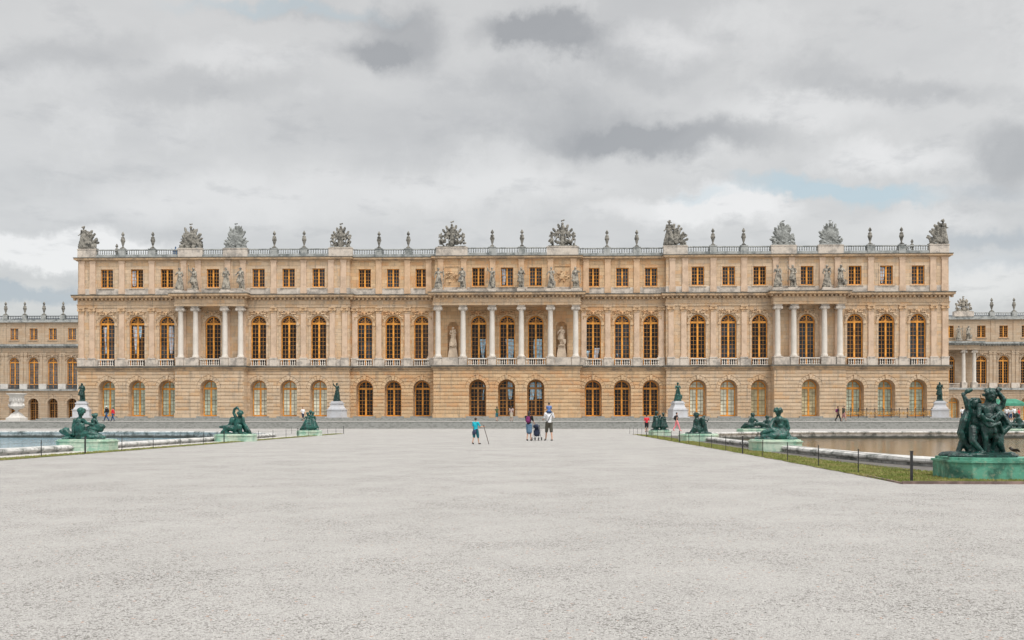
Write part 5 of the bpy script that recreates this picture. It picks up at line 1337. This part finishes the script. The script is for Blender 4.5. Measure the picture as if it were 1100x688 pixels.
on_terrace(121.3, 111.3, 1.70, 'person in bright red top and jeans following the man in the pale cap', RED, JEAN, -pi/2, sleeve=1.8, leg=1.9, female=True, **walk(.25))
on_terrace(325.3, 112, 1.72, 'person in white shirt and dark trousers by the doors behind the far left bronze children', WHT, NAVY, pi/2*.6, sleeve=.9, leg=1.0, **walk(.2))
on_terrace(533.8, 112, 1.78, 'woman in green and dark clothes beside the middle ground floor door', GRN, cloth('teal_shorts', (.02,.12,.15)), BACK+.4, sleeve=.2, leg=.8, long_hair=True, female=True, **walk(.1))
on_terrace(549.2, 111.5, 1.84, 'woman in a pale floral top standing before the middle ground floor door', FLOR, BEIGE, BACK-.2, sleeve=.7, leg=.7, skirt=True, long_hair=True, female=True)
on_terrace(900.2, 111.5, 1.80, 'person in black walking before the gilded railing, the left of two', BLK, BLK, pi/2, skin=SKIND, sleeve=.9, leg=1.9, bag=MAG, **walk(.3))
on_terrace(906.6, 111.8, 1.84, 'person in olive jacket walking before the gilded railing, the right of two', OLIVE, cloth('dusty_pink', (.4,.2,.2)), -pi/2, sleeve=1.9, leg=1.3, **walk(.22))
on_terrace(1034, 116, 1.75, 'person in white shirt left of the nearest bronze group, on the terrace', WHT, NAVY, BACK, sleeve=.9, leg=1.0)
on_terrace(1040, 118, 1.7, 'person in lilac shirt just left of the raised bronze shell, on the terrace', PUR, BEIGE, .3, sleeve=.9, leg=1.2)
for px, Y, h, t, b, l in ((1081.5,116,1.75,WHT,NAVY,'person in white shirt under the green tent, the leftmost'), (1085.5,117,1.66,GREYC,JEAN,'person in grey shirt under the green tent, second from the left'),
                       (1089.5,115.5,1.8,WHT,BLK,'tall person in white under the green tent, second from the right'), (1094.5,116.5,1.62,RED,JEAN,'person in red at the right end of the green tent')):
    on_terrace(px, Y, h, l, t, b, R.uniform(-1,1), sleeve=.9, leg=1.2)
# bird flying low over the right pool
mb = MB(); mb.ell((0,0,0), (.17,.05,.05), 10); mb.ell((-.18,0,.03), (.045,.035,.035), 8); mb.cap((-.2,0,.03), .012, (-.25,0,.025), .006, 6); mb.cap((.12,0,0), .03, (.24,0,.0), .012, 6)
for s in (-1, 1): mb.add([(-.08,0,.03),(.08,0,.03),(.14,s*.18,.10),(.10,s*.32,.02),(.0,s*.22,.12)] + [(-.08,0,.015),(.08,0,.015),(.14,s*.18,.088),(.10,s*.32,.012),(.0,s*.22,.108)], [(0,1,2,3,4),(9,8,7,6,5),(0,5,6,1),(1,6,7,2),(2,7,8,3),(3,8,9,4),(4,9,5,0)])
b = mb.build('bird', cloth('feathers', (.03,.028,.025)), None, True, (ray_x(1088, 24), 24, .35)); b.scale = (.62,)*3; b.rotation_euler = (.2, .35, .3); tag(b, 'dark bird flying low over the right hand pool behind the bronze group', 'bird')

# ------------------------------------------------------------------ sky, sun, camera
w = bpy.data.worlds.new('World'); sc.world = w; w.use_nodes = True; nt = w.node_tree; nt.nodes.clear()
out = N(nt, 'ShaderNodeOutputWorld'); bg = N(nt, 'ShaderNodeBackground'); L(nt, bg.outputs[0], out.inputs[0])
SUN_EL, SUN_AZ = radians(62), radians(142)     # azimuth clockwise from +y
sky = N(nt, 'ShaderNodeTexSky', sky_type='NISHITA'); sky.sun_disc = False; sky.sun_elevation = SUN_EL; sky.sun_rotation = SUN_AZ
tc = N(nt, 'ShaderNodeTexCoord').outputs['Generated']
sp = N(nt, 'ShaderNodeSeparateXYZ'); L(nt, tc, sp.inputs[0]); X, Yy, Zz = sp.outputs
# warped direction
nz = N(nt, 'ShaderNodeTexNoise'); nz.inputs['Scale'].default_value = 7; nz.inputs['Detail'].default_value = 6; nz.inputs['Roughness'].default_value = .6; L(nt, tc, nz.inputs['Vector'])
wv = N(nt, 'ShaderNodeVectorMath', operation='SUBTRACT'); L(nt, nz.outputs['Color'], wv.inputs[0]); wv.inputs[1].default_value = (.5,.5,.5)
ws = N(nt, 'ShaderNodeVectorMath', operation='SCALE'); L(nt, wv.outputs[0], ws.inputs[0]); ws.inputs[3].default_value = .075
nz2 = N(nt, 'ShaderNodeTexNoise'); nz2.inputs['Scale'].default_value = 26; nz2.inputs['Detail'].default_value = 6; nz2.inputs['Roughness'].default_value = .65; L(nt, tc, nz2.inputs['Vector'])
wv2 = N(nt, 'ShaderNodeVectorMath', operation='SUBTRACT'); L(nt, nz2.outputs['Color'], wv2.inputs[0]); wv2.inputs[1].default_value = (.5,.5,.5)
ws2 = N(nt, 'ShaderNodeVectorMath', operation='SCALE'); L(nt, wv2.outputs[0], ws2.inputs[0]); ws2.inputs[3].default_value = .035
wd0 = N(nt, 'ShaderNodeVectorMath', operation='ADD'); L(nt, ws2.outputs[0], wd0.inputs[0]); L(nt, ws.outputs[0], wd0.inputs[1])
wd = N(nt, 'ShaderNodeVectorMath', operation='ADD'); L(nt, tc, wd.inputs[0]); L(nt, wd0.outputs[0], wd.inputs[1])
sw = N(nt, 'ShaderNodeSeparateXYZ'); L(nt, wd.outputs[0], sw.inputs[0])
yy = math_n(nt, 'MAXIMUM', sw.outputs[1], .15)
uu = math_n(nt, 'DIVIDE', sw.outputs[0], yy); vv = math_n(nt, 'DIVIDE', sw.outputs[2], yy)
# overhead cloud layer, foreshortened towards the horizon
zz = math_n(nt, 'ADD', math_n(nt, 'MAXIMUM', Zz, 0.0), .16)
cb = N(nt, 'ShaderNodeCombineXYZ'); L(nt, math_n(nt, 'DIVIDE', X, zz), cb.inputs[0]); L(nt, math_n(nt, 'DIVIDE', Yy, zz), cb.inputs[1])
c1 = noise_n(nt, cb.outputs[0], .9, 8, .58); c2 = noise_n(nt, cb.outputs[0], 2.6, 7, .6)
def blob(px, py, rx, ry, lo=1.25, hi=.2):
    a = atan((px-550)/FPX) - YAW; u0 = tan(a); v0 = (450-py)/FPX/cos(a + YAW)*1.0; v0 = (450-py)/FPX*cos(a+YAW)/cos(a)
    du = math_n(nt, 'MULTIPLY', math_n(nt, 'SUBTRACT', uu, u0), FPX/rx); dv = math_n(nt, 'MULTIPLY', math_n(nt, 'SUBTRACT', vv, v0), FPX/ry)
    d = math_n(nt, 'SQRT', math_n(nt, 'ADD', math_n(nt, 'MULTIPLY', du, du), math_n(nt, 'MULTIPLY', dv, dv)))
    return ramp(nt, d, hi, lo, 1, 0)
def addall(l):
    o = l[0]
    for q in l[1:]: o = math_n(nt, 'ADD', o, q)
    return o
def bl(k, *q): return math_n(nt, 'MULTIPLY', blob(*q), k)
dark = addall([bl(.9,428,30,50,46,1.25,.4), bl(.8,395,45,40,20), bl(1.15,600,46,70,26,1.15,.5), bl(.6,545,44,50,18), bl(1.0,720,150,150,24,1.2,.3), bl(.7,630,135,110,36), bl(.45,570,95,75,26),
               bl(.8,1085,165,50,45,1.15,.4), bl(.45,870,80,60,22), bl(.5,60,55,150,30), bl(.3,380,140,150,40), bl(.45,200,95,150,22), bl(.5,980,95,130,16), bl(.4,330,5,120,14), bl(.4,690,70,90,22)])
lit = addall([bl(1.2,45,262,120,26,1.15,.5), bl(1.0,120,275,90,22,1.15,.5), bl(1.1,785,226,80,26,1.15,.4), bl(.7,700,232,90,18), bl(.8,960,165,80,22), bl(.6,1060,300,90,26), bl(.5,240,215,220,34), bl(.5,870,120,110,20),
              bl(.5,520,200,160,24), bl(.6,715,50,60,26), bl(.4,250,60,90,20), bl(.5,1010,240,90,18)])
base = mixc(nt, ramp(nt, c1, .38, .66), (.69,.68,.655), (.58,.575,.56))
base = mixc(nt, ramp(nt, c2, .42, .70, 0, .45), base, (.735,.725,.70))
bluegrey = addall([bl(1.3,30,312,140,13,1.15,.4), bl(.8,1075,262,100,15), bl(.9,1090,285,90,10), bl(.5,1060,205,60,12)])
base = mixc(nt, math_n(nt, 'MINIMUM', math_n(nt, 'MULTIPLY', bluegrey, .6), .75), base, (.40,.45,.49))
base = mixc(nt, math_n(nt, 'MINIMUM', math_n(nt, 'MULTIPLY', lit, .9), .92), base, (.90,.885,.86))
c3 = noise_n(nt, wd.outputs[0], 7.5, 9, .62); c4 = noise_n(nt, cb.outputs[0], 6.5, 8, .62)
base = mixc(nt, ramp(nt, c3, .50, .68, 0, .45), base, (.82,.81,.785))
base = mixc(nt, ramp(nt, c4, .52, .70, 0, .35), base, (.49,.488,.48))
base = mixc(nt, math_n(nt, 'MINIMUM', math_n(nt, 'MULTIPLY', dark, .72), .85), base, (.355,.355,.35))
gap = addall([bl(1.2,900,205,110,11,1.2,.3), bl(.9,850,194,60,10), bl(.8,960,215,60,9), bl(.5,300,3,130,10), bl(.5,760,215,40,8)])
# brighter towards the zenith, as under any overcast
zen = ramp(nt, Zz, .42, 1.0, 1.0, 1.7)
sdir = N(nt, 'ShaderNodeVectorMath', operation='DOT_PRODUCT'); L(nt, tc, sdir.inputs[0]); sdir.inputs[1].default_value = (sin(SUN_AZ)*cos(SUN_EL), cos(SUN_AZ)*cos(SUN_EL), sin(SUN_EL))
zen = math_n(nt, 'ADD', zen, ramp(nt, sdir.outputs['Value'], .6, 1.0, 0, 3.4))  # added glow of unseen cloud behind the camera, to light the facade
sc1 = N(nt, 'ShaderNodeVectorMath', operation='SCALE'); L(nt, base, sc1.inputs[0]); L(nt, zen, sc1.inputs[3])
sc2 = N(nt, 'ShaderNodeVectorMath', operation='SCALE'); L(nt, sky.outputs[0], sc2.inputs[0]); sc2.inputs[3].default_value = .12
tot = mixc(nt, math_n(nt, 'MINIMUM', math_n(nt, 'MULTIPLY', gap, .75), .75), sc1.outputs[0], (.50,.64,.70))
mx = N(nt, 'ShaderNodeMix', data_type='RGBA', blend_type='ADD'); mx.inputs[0].default_value = .18; L(nt, tot, mx.inputs[6]); L(nt, sc2.outputs[0], mx.inputs[7])
bk = N(nt, 'ShaderNodeVectorMath', operation='SCALE'); L(nt, mx.outputs[2], bk.inputs[0]); bk.inputs[3].default_value = 8.1
L(nt, bk.outputs[0], bg.inputs['Color']); bg.inputs['Strength'].default_value = .10

sd = bpy.data.lights.new('sun', 'SUN'); sd.energy = 1.5; sd.angle = radians(10); sd.color = (1, .95, .88); so = bpy.data.objects.new('sun', sd); COL.objects.link(so)
dirv = Vector((sin(SUN_AZ)*cos(SUN_EL), cos(SUN_AZ)*cos(SUN_EL), sin(SUN_EL))); so.rotation_euler = dirv.to_track_quat('Z', 'Y').to_euler(); so.location = (0, 0, 60)

cd = bpy.data.cameras.new('camera'); cam = bpy.data.objects.new('camera', cd); COL.objects.link(cam); sc.camera = cam
cam.location = (0, 0, EYE); cam.rotation_euler = (radians(90), 0, YAW); cd.lens = 36*FPX/1100; cd.sensor_width = 36
cd.shift_y = (450-344)/1100; cd.clip_end = 2000; cd.clip_start = .05
sc.view_settings.view_transform = 'Standard'; sc.view_settings.look = 'None'; sc.view_settings.gamma = 1; sc.view_settings.exposure = .15; sc.view_settings.use_curve_mapping = False
